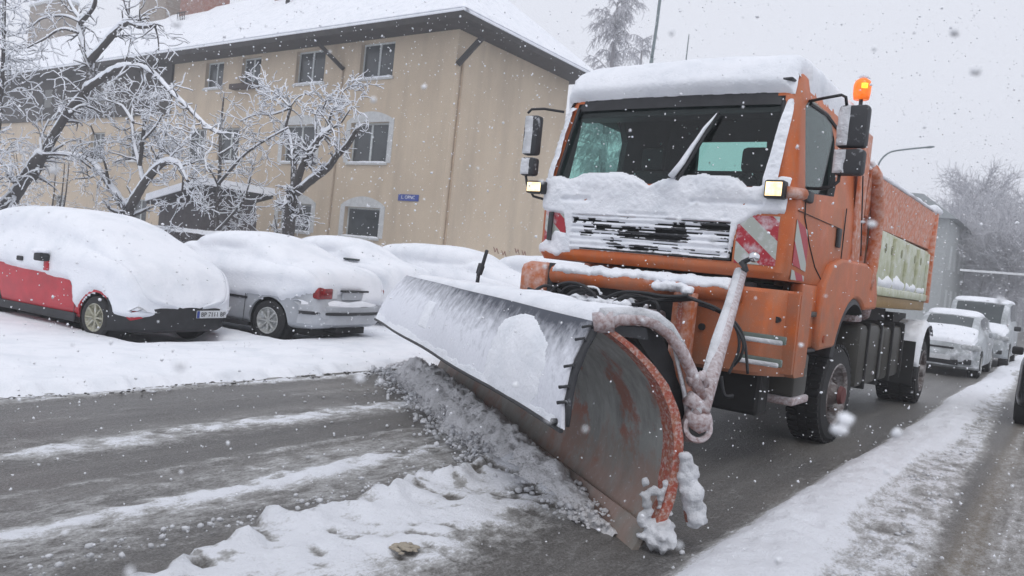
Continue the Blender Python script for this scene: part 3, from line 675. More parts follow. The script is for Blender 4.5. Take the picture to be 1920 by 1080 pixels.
# hazard striped panels
front_patch("hazard_panel", M.stripe_front, -2.36, -2.02, 1.75, 2.16, .006)
front_patch("hazard_panel", M.stripe_front, -4.33, -4.07, 1.80, 2.12, .006)
MB().prism([(XR + .004, 6.60, 2.16), (XR + .004, 6.92, 2.10), (XR + .004, 6.99, 1.96), (XR + .004, 7.0, 1.74), (XR + .004, 6.60, 1.78)], (.004, 0, 0)).build("hazard_panel", M.stripe_side, T)
MB().prism([(XR + .004, 6.60, 1.74), (XR + .004, 6.98, 1.70), (XR + .004, 6.98, 1.655), (XR + .004, 6.60, 1.655)], (.004, 0, 0)).build("hazard_panel", M.stripe_side, T)
mb = MB().prism([(XL + .13, 6.455, 2.1), (XL + .13, 6.455, 1.82), (XL + .2, 6.42, 1.82), (XL + .2, 6.42, 2.1)], (0, -.02, 0)); mb.build("corner_vent", M.blackp, T)
# snow plastered over the cab front
def cab_front_fn(U, V): return np.stack([U, cab_y(U, V) - .002, V], -1)
def sd_front(U, V, P):
    n1 = .02 * fbm(U * 7, V * 7, 0, 4) + .008 * fbm(U * 30, V * 30, 0, 3)
    zt = np.interp(U, [-4.36, -4.25, -4.10, -3.95, -3.55, -3.38, -3.22, -3.10, -2.95, -2.75, -2.50, -2.42, -2.33, -2.22, -2.12, -2.05],
                   [2.46, 2.47, 2.43, 2.49, 2.51, 2.47, 2.385, 2.45, 2.475, 2.50, 2.49, 2.47, 2.40, 2.40, 2.47, 2.5])
    a = zt - V
    zb = np.interp(U, [-4.38, -4.30, -4.1, -4.02, -2.42, -2.36, -2.2, -2.0], [2.12, 2.10, 2.08, 1.755, 1.77, 2.06, 2.17, 2.18])
    b = V - zb
    sd = np.minimum(a, b)
    blob = np.minimum(1.90 - V + .5 * (-4.2 - U) * (U < -4.2) * -1, V - 1.70) + .05 * fbm(U * 6 + 5, V * 6, 0, 4)           # drift low on the left corner
    sd = np.where(U < -3.99, np.maximum(sd, blob), sd)
    # gaps between slats
    ph = ((V - 1.804) / .058); fr = np.abs(ph - np.round(ph)) * .058
    ing = (U > -4.0) & (U < -2.42) & (V < 2.09) & (V > 1.785)
    open_ = fbm(U * 3.1 + 2, np.round(ph) * 1.7, 1., 3) + .35 * sstep(-3.2, -2.9, U) * sstep(1.86, 1.95, V) - .27 + .25 * np.exp(-((U + 3.05) / .25) ** 2) * (V < 1.95)
    gap = np.clip(.012 + .03 * open_, -.01, .03)
    sd = np.where(ing, np.minimum(sd, fr - gap), sd)
    # long creases higher up
    for (xa, xb, z, d) in ((-4.2, -3.75, 2.235, .012), (-3.55, -2.95, 2.115, .013), (-2.85, -2.1, 2.25, .014), (-2.55, -2.40, 2.125, .01)):
        on = sstep(xa, xa + .08, U) * (1 - sstep(xb - .08, xb, U)); sd = np.where(sd > .006, np.minimum(sd, np.maximum(.006, np.abs(V - z - .006 * fbm(U * 6, 0 * V)) + .06 * (1 - on))), sd)
    return sd + n1 * .55
crust("front_snow", M.snow, T, cab_front_fn, np.arange(-4.40, -1.99, .0095), np.arange(1.68, 2.56, .0085), sd_front, lambda P: .020 + .024 * sstep(2.15, 2.42, P[..., 2]), .55, 5, flip=1, slope=.04)
# snow up the A-pillars
for (xa, xb, xc_, xd) in ((-2.20, -2.075, -2.13, -2.08), (-4.28, -4.38, -4.22, -4.30)):
    def f(U, V, xa=xa, xb=xb, xc_=xc_, xd=xd):
        t = (V - 2.4) / .75; x = (xa + (xc_ - xa) * t) * (1 - U) + (xb + (xd - xb) * t) * U; return np.stack([x, cab_y(x, V) - .006, V], -1)
    crust("pillar_snow", M.snow, T, f, np.linspace(0, 1, 14), np.linspace(2.4, 3.17, 70), lambda U, V, P: .5 * np.minimum(U, 1 - U) * .12 + np.minimum(V - 2.4, 3.17 - V) * .3 + .010 * fbm(P[..., 0] * 25, V * 9, 0, 3) - .004, .035, .5, 9, flip=1 if xa > -3 else -1, slope=.02)
# roof snow
RP = np.array([(6.665, 3.235), (6.70, 3.33), (6.76, 3.43), (6.84, 3.50), (6.95, 3.55), (7.2, 3.58), (7.8, 3.59), (8.5, 3.57), (8.85, 3.52)])
RL = np.concatenate([[0], np.cumsum(np.hypot(*np.diff(RP, axis=0).T))])
def roof_fn(U, V):
    y = np.interp(V, RL, RP[:, 0]); z = np.interp(V, RL, RP[:, 1]); b = .05 * np.maximum(1 - ((U - XC) / 1.13) ** 2, 0)
    ins = np.minimum(XR - U, U - XL); zc = np.interp(ins, [.10, .11, .15, .24, .45, 1.3], [3.16, 3.22, 3.425, 3.54, 3.58, 3.60])
    return np.stack([U, y - b * (V < 1), np.minimum(z, zc) - .004], -1)
crust("roof_snow", M.snow, T, roof_fn, np.linspace(-4.33, -2.06, 130), np.linspace(0, RL[-1] - .01, 110),
      lambda U, V, P: np.minimum(np.minimum(V, RL[-1] - V), np.minimum(U + 4.33, -2.06 - U - .035 * (V < .5) * (1 + .8 * fbm(U * 9, V * 9)))) + .004 * fbm(U * 12, V * 12), .095, .22, 2.5, flip=1, slope=.09)
mb = MB(); mb.box((-2.24, 6.60, 3.33), (-2.09, 6.74, 3.355), .01); mb.build("bare_roof_corner", M.dark_frosty, T, smooth=30)  # flat dark box for the snow-free plastic patches at the roof corner
# doors, seams, handle
dm = MB(); xx = XR + .0035
dm.tube([(xx, 6.78, 2.40), (xx, 6.82, 2.2), (xx, 7.05, 1.98), (xx, 7.30, 1.80), (xx, 7.55, 1.70)], .006, 5)
dm.tube([(xx, 8.22, 1.70), (xx, 8.22, 2.44)], .006, 5); dm.tube([(xx - .05, 8.22, 2.6), (xx - .105, 8.12, 3.2)], .006, 5)
dm.tube([(xx, 6.62, 2.235), (xx, 8.1, 2.22)], .004, 5)
dm.build("door_seam", M.chassis, T)
hd = MB().box((XR, 7.93, 2.03), (XR + .03, 8.05, 2.22), .012).build("door_handle", M.blackp, T, smooth=30)
MB().box((XR - .02, 8.62, 1.70), (XR + .02, 8.94, 3.30), .01).build("cab_rear_post", M.orange_frosty, T, smooth=30)
# second window pillar / roof corner trim
MB().tube([at_x(1520, 195, -2.03), at_x(1550, 215, -2.03), at_x(1572, 245, -2.03)], .018, 6).build("window_trim", M.blackp, T)
# window frame gasket
wg = MB(); ring = [(-2.0 - .10 * (z - 2.4) / .8, y, z) for y, z in SW]; wg.tube(ring + [ring[0]], .014, 6, False); wg.build("window_gasket", M.blackp, T)
# mirrors
def mirror(x0, x1, y, zs, name="mirror", snowx=None):
    m = None
    for (za, zb, y2) in zs:
        mb = MB().box((x0, y, za), (x1, y + y2, zb), .03)
        if m is None: m = mb.build(name, M.dark_frosty, T, smooth=30)
        else: mb.build("wide_angle_mirror", M.dark_frosty, m, smooth=30)
        xa, xb = snowx
        crust("mirror_snow", M.snow_rough, m, lambda U, V, y=y: np.stack([U, 0 * U + y, V], -1), np.linspace(xa, xb, 16), np.linspace(za + .01, zb - .01, 34),
              lambda U, V, P: np.minimum(np.minimum(U - xa, xb - U), np.minimum(V - za - .01, zb - .01 - V)) + .022 * fbm(U * 14, V * 8, 0, 4), .014, .5, 10, flip=1, slope=.03)
    return m
m1 = mirror(-1.745, -1.51, 6.80, [(2.80, 3.15, .13), (2.57, 2.785, .13)], snowx=(-1.745, -1.65))
MB().tube([at_y(1517, 190, 6.95), at_y(1545, 184, 6.85), at_y(1578, 178, 6.83), at_y(1586, 182, 6.83), at_y(1588, 200, 6.86)], .013, 6).build("mirror_arm", M.blackp, m1, smooth=True)
MB().tube([at_y(1500, 352, 6.95), at_y(1535, 354, 6.86), at_y(1560, 350, 6.84), at_y(1572, 340, 6.85), at_y(1574, 325, 6.87)], .015, 6).build("mirror_arm", M.blackp, m1, smooth=True)
MB().tube([at_y(1618, 330, 6.86), at_y(1614, 480, 7.4)], .006, 5).build("mirror_cable", M.blackp, m1)
MB().box((-2.02, 6.72, 2.33), (-1.90, 6.95, 2.43), .02).build("mirror_bracket", M.blackp, m1, smooth=30)
m2 = mirror(-4.70, -4.53, 6.42, [(2.67, 3.07, .12), (2.46, 2.645, .12)], snowx=(-4.68, -4.58))
MB().tube([at_y(990, 212, 6.45), at_y(997, 205, 6.45), at_y(1020, 204, 6.5), at_y(1058, 210, 6.6)], .013, 6).build("mirror_arm", M.blackp, m2, smooth=True)
MB().tube([at_y(986, 330, 6.45), at_y(988, 345, 6.45), at_y(1000, 368, 6.5), at_y(1025, 375, 6.55)], .013, 6).build("mirror_arm", M.blackp, m2, smooth=True)
# work lamps on the cab corners (lit)
def lamp(cx, cz, y, w, hgt):
    h_ = MB().box((cx - w / 2, y, cz - hgt / 2), (cx + w / 2, y + .12, cz + hgt / 2), .018).build("work_lamp", M.blackp, T, smooth=30)
    MB().box((cx - w / 2 + .016, y - .006, cz - hgt / 2 + .018), (cx + w / 2 - .016, y + .004, cz + hgt / 2 - .018), .003).build("lens", M.lamp, h_)
    MB().tube([(cx, y + .1, cz), (cx + (.1 if cx < -3 else -.06), y + .28, cz - .02)], .025, 8).build("lamp_bracket", M.blackp, h_)
lamp(-2.065, 2.375, 6.34, .165, .15); lamp(-4.44, 2.335, 6.34, .19, .125)
MB().tube([(-1.98, 6.42, 2.36), (-1.90, 6.62, 2.37)], .05, 8).build("indicator_stalk", M.orange_frosty, T, smooth=True)
# amber beacon on its stalk
bc = at_x(1617, 166, -2.0)
bk = MB().lathe(bc, (0, 0, 1), [(-.115, .0), (-.115, .075), (-.06, .085), (.03, .088), (.075, .075), (.10, .04), (.105, 0)], 24).build("beacon", M.amber, T, smooth=True)
MB().lathe(bc + Vector((.028, -.055, .012)), (0, 0, 1), [(-.035, 0), (-.025, .038), (.025, .038), (.035, 0)], 16).build("beacon_bulb", M.amber_core, bk, smooth=True)
MB().tube([bc + Vector((0, 0, -.11)), bc + Vector((0, 0, -.22)), (bc.x - .02, bc.y, 3.3)], .02, 8).build("beacon_stalk", M.blackp, bk)
MB().tube([bc + Vector((-.03, 0, .1)), bc + Vector((0, 0, .13)), bc + Vector((.03, 0, .1))], .03, 6).build("beacon_snow", M.snow, bk, smooth=True)
# antenna-like wire over the roof is a separate street thing; here the bumper group
def ysec(x): return 6.34 + .35 * np.clip((abs(x - XC) - .9) / .36, 0, 1) ** 2.2
def bump_wrap(name, mat, xa, xb, za, zb, off, th=.05, n=24, parent=T):
    xs_ = np.linspace(xa, xb, n); mb = MB(); vs = []
    zl = [za, za + .03, zb - .03, zb]; in_ = [.03, 0, 0, .03]
    for x in xs_:
        y = ysec(x) - off
        for z, i_ in zip(zl, in_): vs.append((x, y + i_, z))
        for z, i_ in zip(zl[::-1], in_[::-1]): vs.append((x, y + th + .02, z))
    m_ = 8; fs = [(i * m_ + k, i * m_ + (k + 1) % m_, (i + 1) * m_ + (k + 1) % m_, (i + 1) * m_ + k) for i in range(n - 1) for k in range(m_)]
    fs += [tuple(range(m_)), tuple(range(n * m_ - 1, (n - 1) * m_ - 1, -1))]
    return mb.add(vs, fs).build(name, mat, parent, smooth=30)
bp = bump_wrap("bumper", M.orange, -2.72, -1.84, .83, 1.56, 0, .30)
xR = -1.845
MB().prism([(xR, 6.64, .86), (xR, 6.64, 1.54), (xR, 7.05, 1.50), (xR, 7.05, .90)], (-.3, 0, 0)).build("bumper_end", M.orange, bp, smooth=30)
# recessed lamp slots in the bumper: dark-green glass and snow lying on their sills
for (ua, va, ub, vb) in ((1388, 620, 1474, 648), (1385, 662, 1466, 690)):
    p = at_y(ua, va, 6.33); q = at_y(ub, vb, 6.33)
    sl_ = MB().box((p.x, 6.30, min(p.z, q.z)), (q.x, 6.345, max(p.z, q.z)), .012).build("lamp_slot", simple("slot_glass", (.13, .16, .14), .25), bp, smooth=30)
    MB().box((p.x + .01, 6.285, q.z - .005), (q.x - .02, 6.33, q.z + .035), .014).build("slot_snow", M.snow_rough, sl_, smooth=True)
MB().cyl((-1.985, ysec(-1.985) - .012, 1.31), (-1.985, ysec(-1.985) + .05, 1.31), .026).build("tow_hole", M.blackp, bp)
MB().cyl((-2.54, 6.32, 1.18), (-2.54, 6.36, 1.18), .03).build("bolt", M.chassis, bp)
MB().box((-4.47, 6.26, 1.16), (-4.13, 6.85, 1.60), .09).build("bumper_corner", M.orange_frosty, T, smooth=40)
bump_wrap("bumper_lower", M.orange, -4.30, -2.74, .84, 1.12, -.12, .25)
MB().box((-4.14, 6.30, 1.22), (-4.08, 6.5, 1.60), .01).build("bumper_gap", M.blackp, T)
MB().box((-4.10, 6.50, .95), (-2.20, 6.60, 1.60)).build("bumper_backing", M.blackp, T)
bar_ = [(x, 6.27 + .05 * ((x - XC) / 1.0) ** 2, 1.50 + .02 * (x - XC) * .3) for x in np.linspace(-4.07, -2.22, 14)]
be = MB().tube(bar_, .085, 14).build("bumper_tube", M.orange, T, smooth=True)
crust("tube_snow", M.snow, be, lambda U, V: np.stack([U, 6.27 + .05 * ((U - XC) / 1.) ** 2 - .082 * np.cos(V), 1.50 + .006 * (U - XC) + .082 * np.sin(V)], -1), np.linspace(-4.05, -2.30, 150), np.linspace(-.15, 2.6, 26),
      lambda U, V, P: np.minimum(np.minimum(U + 4.05, -2.30 - U), .08 * (V - .25 + .35 * fbm(U * 8, 0 * V, 0, 4))), .028, .6, 9, slope=.03)
# side of bumper / step area
MB().box((-2.05, 7.03, 1.05), (-1.93, 7.65, 1.64), .03).build("side_skirt", M.orange, T, smooth=30)
MB().box((-1.96, 7.15, 1.345), (-1.90, 7.50, 1.395), .01).build("step_tread", M.tank, T, smooth=30)
MB().box((-2.05, 7.08, 1.02), (-1.90, 7.55, 1.05), .01).build("step_tread", M.blackp, T)
MB().box((-2.35, 7.05, .62), (-1.92, 7.45, 1.0), .03).build("step_box", M.tank, T, smooth=30)
MB().box((-2.40, 7.0, .55), (-1.90, 7.5, .62), .02).build("lower_step", M.steel_frosty, T, smooth=30)
# front fender
WY = 8.72; WR = .52
def arch(yc, zc, r, t, x0, x1, a0, a1, name, mat, n=22, parent=T):
    mb = MB(); vs = []
    for a in np.linspace(R(a0), R(a1), n):
        for rr, x in ((r, x0), (r, x1), (r + t, x1 - .02), (r + t, x0)): vs.append((x, yc + rr * math.cos(a), zc + rr * math.sin(a)))
    fs = [(i * 4 + k, i * 4 + (k + 1) % 4, (i + 1) * 4 + (k + 1) % 4, (i + 1) * 4 + k) for i in range(n - 1) for k in range(4)] + [(0, 1, 2, 3), ((n - 1) * 4 + 3, (n - 1) * 4 + 2, (n - 1) * 4 + 1, (n - 1) * 4)]
    return mb.add(vs, fs).build(name, mat, parent, smooth=35)
fy = 8.86
poly = [(7.52, 1.03), (7.45, 1.35), (7.50, 1.62), (7.72, 1.85), (8.1, 1.93), (9.2, 1.95), (9.75, 1.86), (9.92, 1.6), (9.92, 1.45)]
in_p = [(fy + .80 * math.cos(a), .75 + .80 * math.sin(a)) for a in np.linspace(R(58), R(158), 16)]
pl = [(-2.35, y, z) for y, z in poly] + [(-2.35, y, z) for y, z in in_p]
fen = MB().prism(pl, (.48, 0, 0)).build("front_fender", M.orange, T, smooth=35)
md = fen.modifiers.new("b", 'BEVEL'); md.width = .035; md.segments = 3; md.limit_method = 'ANGLE'; md.angle_limit = R(25)
arch(fy, .75, .74, .058, -2.33, -1.88, 56, 165, "fender_lip", M.blackp, parent=fen)
MB().cyl((-1.875, 7.66, 1.14), (-1.86, 7.66, 1.14), .035).build("side_marker", simple("amber_marker", (.35, .07, .02), .3), fen)
pl2 = [(-4.0, y, z) for y, z in poly] + [(-4.0, y, z) for y, z in in_p]
MB().prism(pl2, (-.46, 0, 0)).build("front_fender", M.orange, T, smooth=35)
# wheels
def wheel(x, y, r, w, side, rimmat, dual=False, parent=T, steer=0, name="wheel", tm=None):
    """side +1: outer face towards +x"""
    ax = Vector((side * math.cos(steer), math.sin(steer), 0)); c = Vector((x, y, r))
    pr = [(-w, r * .62), (-w * .98, r * .9), (-w * .88, r * .985), (-w * .5, r), (-w * .12, r * .985), (-w * .02, r * .9), (0, r * .62)]
    t_ = MB().lathe(c, ax, pr + [(-w * .1, r * .58), (-w * .9, r * .58), pr[0]], 44)
    # tread blocks
    a = ax.orthogonal().normalized(); b = ax.cross(a); 
    for k in range(44):
        t = 2 * math.pi * k / 44; d = a * math.cos(t) + b * math.sin(t); tg = ax.cross(d)
        for (u0, u1, ph) in ((-.95, -.66, 0), (-.60, -.40, .5), (-.34, -.05, 0)):
            t2 = t + ph * 2 * math.pi / 44; d = a * math.cos(t2) + b * math.sin(t2); tg = ax.cross(d); hw = r * .045
            vs = [c + ax * w * u + tg * hw * sgn + d * rr for rr in (r * .97, r * 1.022) for u, sgn in ((u0, -1), (u1, -1), (u1, 1), (u0, 1))]
            t_.add(vs, [(0, 1, 2, 3), (7, 6, 5, 4), (0, 4, 5, 1), (1, 5, 6, 2), (2, 6, 7, 3), (3, 7, 4, 0)])
    W = t_.build(name, tm or M.rubber, parent, smooth=30)
    rim = MB().lathe(c, ax, [(-.01, r * .66), (.008, r * .62), (-.02, r * .57), (-w * .35, r * .53), (-w * .42, r * .36), (-w * .2, r * .26), (-w * .05, r * .2), (w * .05, r * .17), (w * .07, 0)], 36)
    for k in range(10):
        t = 2 * math.pi * k / 10; p = c + (a * math.cos(t) + b * math.sin(t)) * r * .31; rim.cyl(p - ax * w * .35, p - ax * w * .12, r * .028, 8)
    rim.build("rim", rimmat, W, smooth=30)
    return W
wheel(-1.93, WY, WR, .36, 1, M.rim, steer=R(-4)); wheel(-4.41, WY, WR, .36, -1, M.rim)
RY = 13.85
wheel(-1.84, RY, WR, .6, 1, M.rim); wheel(-4.50, RY, WR, .6, -1, M.rim)
MB().lathe((-1.90, WY, WR), (1, -.07, 0), [(0, .10), (.04, .085), (.045, 0)], 20).build("hub_cap", M.rim_red, T, smooth=30)
# chassis, axles
ch = MB(); 
for x in (-3.62, -2.82): ch.box((x - .05, 6.7, .78), (x + .05, 14.2, 1.08))
ch.box((-4.1, 6.9, .75), (-2.25, 8.0, 1.6)); ch.box((-3.9, 8.0, .95), (-2.45, 9.4, 1.62)); ch.box((-4.05, 9.9, .8), (-2.3, 12.9, 1.45)); ch.box((-4.2, 13.0, 1.05), (-2.2, 14.1, 1.4))  # solid black blocks added to stop brightness showing through underneath
ch.build("chassis", M.chassis, T)
MB().cyl((-4.3, WY, .54), (-2.05, WY, .54), .09).build("axle", M.chassis, T); MB().cyl((-4.3, RY, .54), (-2.1, RY, .54), .11).build("axle", M.chassis, T)
MB().lathe((-3.17, WY, .54), (0, 1, 0), [(-.25, 0), (-.2, .18), (0, .24), (.2, .18), (.25, 0)], 20).build("differential", M.chassis, T, smooth=True)
MB().box((-2.9, 6.7, .45), (-2.1, 6.95, .85), .04).build("air_tank", M.chassis, T)
MB().box((-2.38, 9.75, .50), (-1.96, 11.15, 1.26), .07).build("fuel_tank", M.tank, T, smooth=30)
MB().box((-2.38, 11.22, .50), (-1.97, 12.75, 1.22), .06).build("tool_box", M.tank, T, smooth=30)
for y in (10.05, 10.8, 11.6, 12.4): MB().box((-2.40, y, .48), (-1.935, y + .045, 1.28), .01).build("tank_strap", M.chassis, T)
MB().box((-2.36, 9.55, 1.28), (-2.0, 9.9, 1.5), .03).build("valve_box", M.steel_frosty, T, smooth=30)
MB().tube([(-1.98, 9.75, 1.55), (-1.95, 9.8, 1.45), (-1.99, 9.9, 1.35)], .05, 8, jit=.2).build("frozen_valve", M.steel_frosty, T, smooth=True)
# rear fender, snow caked
rf = arch(RY, .55, .66, .045, -2.5, -1.84, 12, 172, "rear_fender", M.dark_frosty)
crust("rear_fender_snow", M.snow, rf, lambda U, V: np.stack([U, RY - .71 * np.cos(V), .55 + .71 * np.sin(V)], -1), np.linspace(-2.42, -1.80, 30), np.linspace(.1, 2.3, 60),
      lambda U, V, P: np.minimum(np.minimum(U + 2.42, -1.80 - U), .5 * np.minimum(V - .1, 2.3 - V)) + .01 * fbm(U * 9, V * 5), .05, .4, 6, flip=1, slope=.08)
MB().box((-2.5, RY - .80, .35), (-1.86, RY - .77, 1.0)).build("mud_flap", M.chassis, T)
# dump body: green-cream lower panel, orange upper board leaning out, hoop at the front, ochre rail
Y0, Y1 = 9.62, 13.95; XO = -1.93
MB().box((-4.38, Y0, 1.62), (XO - .03, Y1, 2.42), .02).build("tipper_body", M.cream, T, smooth=30)
for y in np.linspace(Y0 + .45, Y1 - .1, 5): MB().box((XO - .035, y - .035, 1.66), (XO + .01, y + .035, 2.38), .012).build("body_rib", M.cream, T, smooth=30)
MB().box((XO - .035, Y0, 1.62), (XO + .02, Y1, 1.73), .02).build("body_rail", M.cream, T, smooth=30)
MB().box((-4.3, Y0 + .05, 1.47), (XO - .01, Y1, 1.62), .02).build("subframe_rail", M.ochre, T, smooth=30)
for y in (9.85, 10.55, 10.95, 11.65, 12.15, 12.75, 13.3): MB().lathe((XO - .032, y, 2.22), (1, 0, 0), [(0, .06), (.008, .058), (.009, 0)], 14).build("round_patch", simple("dull_green_disc", (.25, .26, .16), .7), T)
yy_ = np.linspace(Y0 + .03, Y1 - .12, 90); rr_ = .055 + .05 * fbm(yy_ * 2.1, 0 * yy_ + 3, 0, 4) + .012 * fbm(yy_ * 14, 0 * yy_ + 5, 0, 3)
MB().tube([(XO - .05 + .006 * math.sin(y * 9), y, 1.76 + float(r_) * .5) for y, r_ in zip(yy_, rr_)], [max(.012, float(r_)) for r_ in rr_], 10, jit=.10, flat=1.25).build("ledge_snow", M.snow, T, smooth=True)
ub = MB(); vs = [(XO - .06, 9.35, 2.50), (XO - .02, 9.15, 2.72), (XO + .02, 9.05, 2.94), (XO + .02, Y1, 3.02), (XO - .03, Y1, 2.46), (XO - .05, 9.9, 2.42)]
ub.prism(vs, (-.05, 0, 0)); ub.build("side_board", M.orange_haze, T, smooth=30)
MB().prism([(-4.35, y, z) for _, y, z in vs], (-.05, 0, 0)).build("side_board", M.orange_haze, T)
MB().box((-4.38, 9.5, 1.65), (XO - .06, 9.6, 2.95)).build("headboard", M.orange_frosty, T)
hp = [(XO + .0, 9.12, 2.98), (XO + .03, 9.22, 2.92), (XO + .03, 9.40, 2.75), (XO + .03, 9.55, 2.5), (XO + .02, 9.62, 2.2), (XO + .02, 9.58, 1.9), (XO, 9.5, 1.68)]
hb = MB().tube(hp, .075, 10, flat=.9).build("front_hoop", M.orange_frosty, T, smooth=True)
MB().tube([(a, b - .01, c + .07) for a, b, c in hp[:4]], [.03, .04, .035, .01], 8, jit=.2).build("hoop_snow", M.snow, hb, smooth=True)
MB().tube([(XO - .02, 9.1, 2.99)] + [(XO + .01, y, 2.965 + .018 * (y - 9) + .006 * random.random()) for y in np.linspace(9.4, Y1 - .3, 20)], .028, 7, jit=.35).build("board_snow", M.snow, T, smooth=True)
MB().box((XO - .10, Y1 - .02, 1.6), (XO + .05, Y1 + .08, 3.04), .015).build("tail_post", M.orange_haze, T, smooth=30)
MB().tube([(XO - .12, Y1 - .25, 3.07), (XO - .02, Y1 - .05, 3.10), (XO + .05, Y1 + .10, 3.06)], [.05, .075, .05], 8, jit=.2).build("post_snow", M.snow, T, smooth=True)
MB().box((-4.38, Y1, 1.6), (XO - .1, Y1 + .06, 2.95)).build("tailgate", M.orange_haze, T)
MB().prism([(-4.3, Y0, 2.7), (-4.3, Y1, 2.75), (-4.3, (Y0 + Y1) / 2, 2.9)], (2.3, 0, 0)).build("load_of_grit", M.snow_rough, T)

# ---------------------------------------------------------------- plough
LB = 5.75
prof = [(0.02, .0), (-.07, .10), (-.13, .26), (-.155, .45), (-.15, .63), (-.10, .80), (-.01, .95), (.10, 1.06), (.22, 1.15), (.34, 1.22), (.40, 1.245)]
pn = np.array(prof); pl_ = np.concatenate([[0], np.cumsum(np.hypot(*np.diff(pn, axis=0).T))]); tt = np.linspace(0, pl_[-1], 34)
PN = np.stack([np.interp(tt, pl_, pn[:, 0]), np.interp(tt, pl_, pn[:, 1])], -1)
mb = MB(); S = np.linspace(0, LB, 60); Pg = np.zeros((60, 68, 3))
for i, s in enumerate(S):
    k = 1 - .06 * s / LB
    for j, (n_, z_) in enumerate(list(PN) + list(PN[::-1] - np.array([[.03, 0]]))): Pg[i, j] = bl(s, n_, z_ * k + .012)
mb.grid(Pg); PLOW = mb.build("plough_blade", M.board, T, smooth=40)
# orange-red rim at the near end: follows the curve, as a raised band on the face and a plate outside
rim = MB(); w_ = .12; vs = []
for (n_, z_) in PN[3:]:
    k = 1; vs.append((n_, z_))
A = np.zeros((len(vs), 4, 3))
for i, (n_, z_) in enumerate(vs):
    ww = w_ * (.82 if z_ > .35 else .6)
    for j, (s, dn) in enumerate(((-.03, -.05), (-.03, .012), (ww, .012), (ww, -.01))): A[i, j] = bl(s, n_ + dn, z_ + .012)
rim.grid(np.concatenate([A, A[:, :1]], 1)); rim.build("edge_rim", M.rust, PLOW, smooth=40)
# end plate: narrow steel rib outside the rim
# cutting edge
MB().prism([bl(0, .04, 0), bl(0, .0, .0), bl(0, -.06, .13), bl(0, -.03, .14)], bl(LB, 0, 0) - bl(0, 0, 0)).build("cutting_edge", M.board, PLOW)
# top ledge with snow on it
MB().prism([bl(0, .36, 1.22), bl(0, .40, 1.27), bl(0, .10, 1.27), bl(0, .08, 1.20)], bl(LB, 0, -.07) - bl(0, 0, 0)).build("top_ledge", M.dark_frosty, PLOW)
def ledge(U, V):
    n_ = .37 - V; z = 1.275 - .075 * U / LB + .02 * np.sin(np.clip(V / .5, 0, 1) * math.pi)
    X = BP0[0] + BD[0] * U + BN[0] * n_; Y = BP0[1] + BD[1] * U + BN[1] * n_; return np.stack([X, Y, z], -1)
crust("ledge_snow", M.snow, PLOW, ledge, np.linspace(0.02, LB, 220), np.linspace(0, .42, 26), lambda U, V, P: np.minimum(np.minimum(V, .42 - V), np.minimum(U, LB - U) + .01), .075, .25, 3, flip=-1, slope=.10)
# rubber flap
TR = at_n(1112, 602, .42); TL = at_n(762, 516, .42); BRp = at_n(1056, 806, .57); BLp = at_n(702, 597, .80)
def flapP(u, v):
    top = TR.lerp(TL, u); bot = BRp.lerp(BLp, u); p = top.lerp(bot, v); p = p + Vector((BN[0], BN[1], 0)) * (.05 * math.sin(math.pi * v) + .012 * math.sin(u * 16 + v * 2)) ; return p
nu, nv_ = 110, 30
G_ = np.array([[flapP(u, v)[:] for v in np.linspace(0, 1, nv_)] for u in np.linspace(0, 1, nu)])
nrm = np.cross(np.gradient(G_, axis=0), np.gradient(G_, axis=1)); nrm /= np.linalg.norm(nrm, axis=2, keepdims=True)
sg = 1 if nrm[50, 10].dot([BN[0], BN[1], .2]) > 0 else -1
Bk = G_ - nrm * sg * .02
me = bpy.data.meshes.new("rubber_flap"); a, b = nu, nv_
allv = np.concatenate([G_.reshape(-1, 3), Bk.reshape(-1, 3)]) - np.array(T.location); K = a * b; fs = []; uvs = []
U_, V_ = np.meshgrid(np.linspace(0, 1, nu), np.linspace(0, 1, nv_), indexing='ij'); UVf = np.stack([U_, V_], -1).reshape(-1, 2); UVf = np.concatenate([UVf, UVf])
for i in range(a - 1):
    for j in range(b - 1):
        q = (i * b + j, (i + 1) * b + j, (i + 1) * b + j + 1, i * b + j + 1); fs.append(q); fs.append(tuple(K + t for t in q[::-1]))
bd = [i * b for i in range(a)] + [(a - 1) * b + j for j in range(1, b)] + [i * b + b - 1 for i in range(a - 2, -1, -1)] + [j for j in range(b - 2, 0, -1)]
for i in range(len(bd)): p, q = bd[i], bd[(i + 1) % len(bd)]; fs.append((q, p, p + K, q + K))
me.from_pydata([tuple(v) for v in allv], [], fs); uvl = me.uv_layers.new(name="UVMap")
for l in me.loops: uvl.data[l.index].uv = UVf[l.vertex_index]
me.materials.append(M.flap); me.shade_smooth(); me.set_sharp_from_angle(angle=R(50)); FL = bpy.data.objects.new("rubber_flap", me); col.objects.link(FL); FL.parent = T
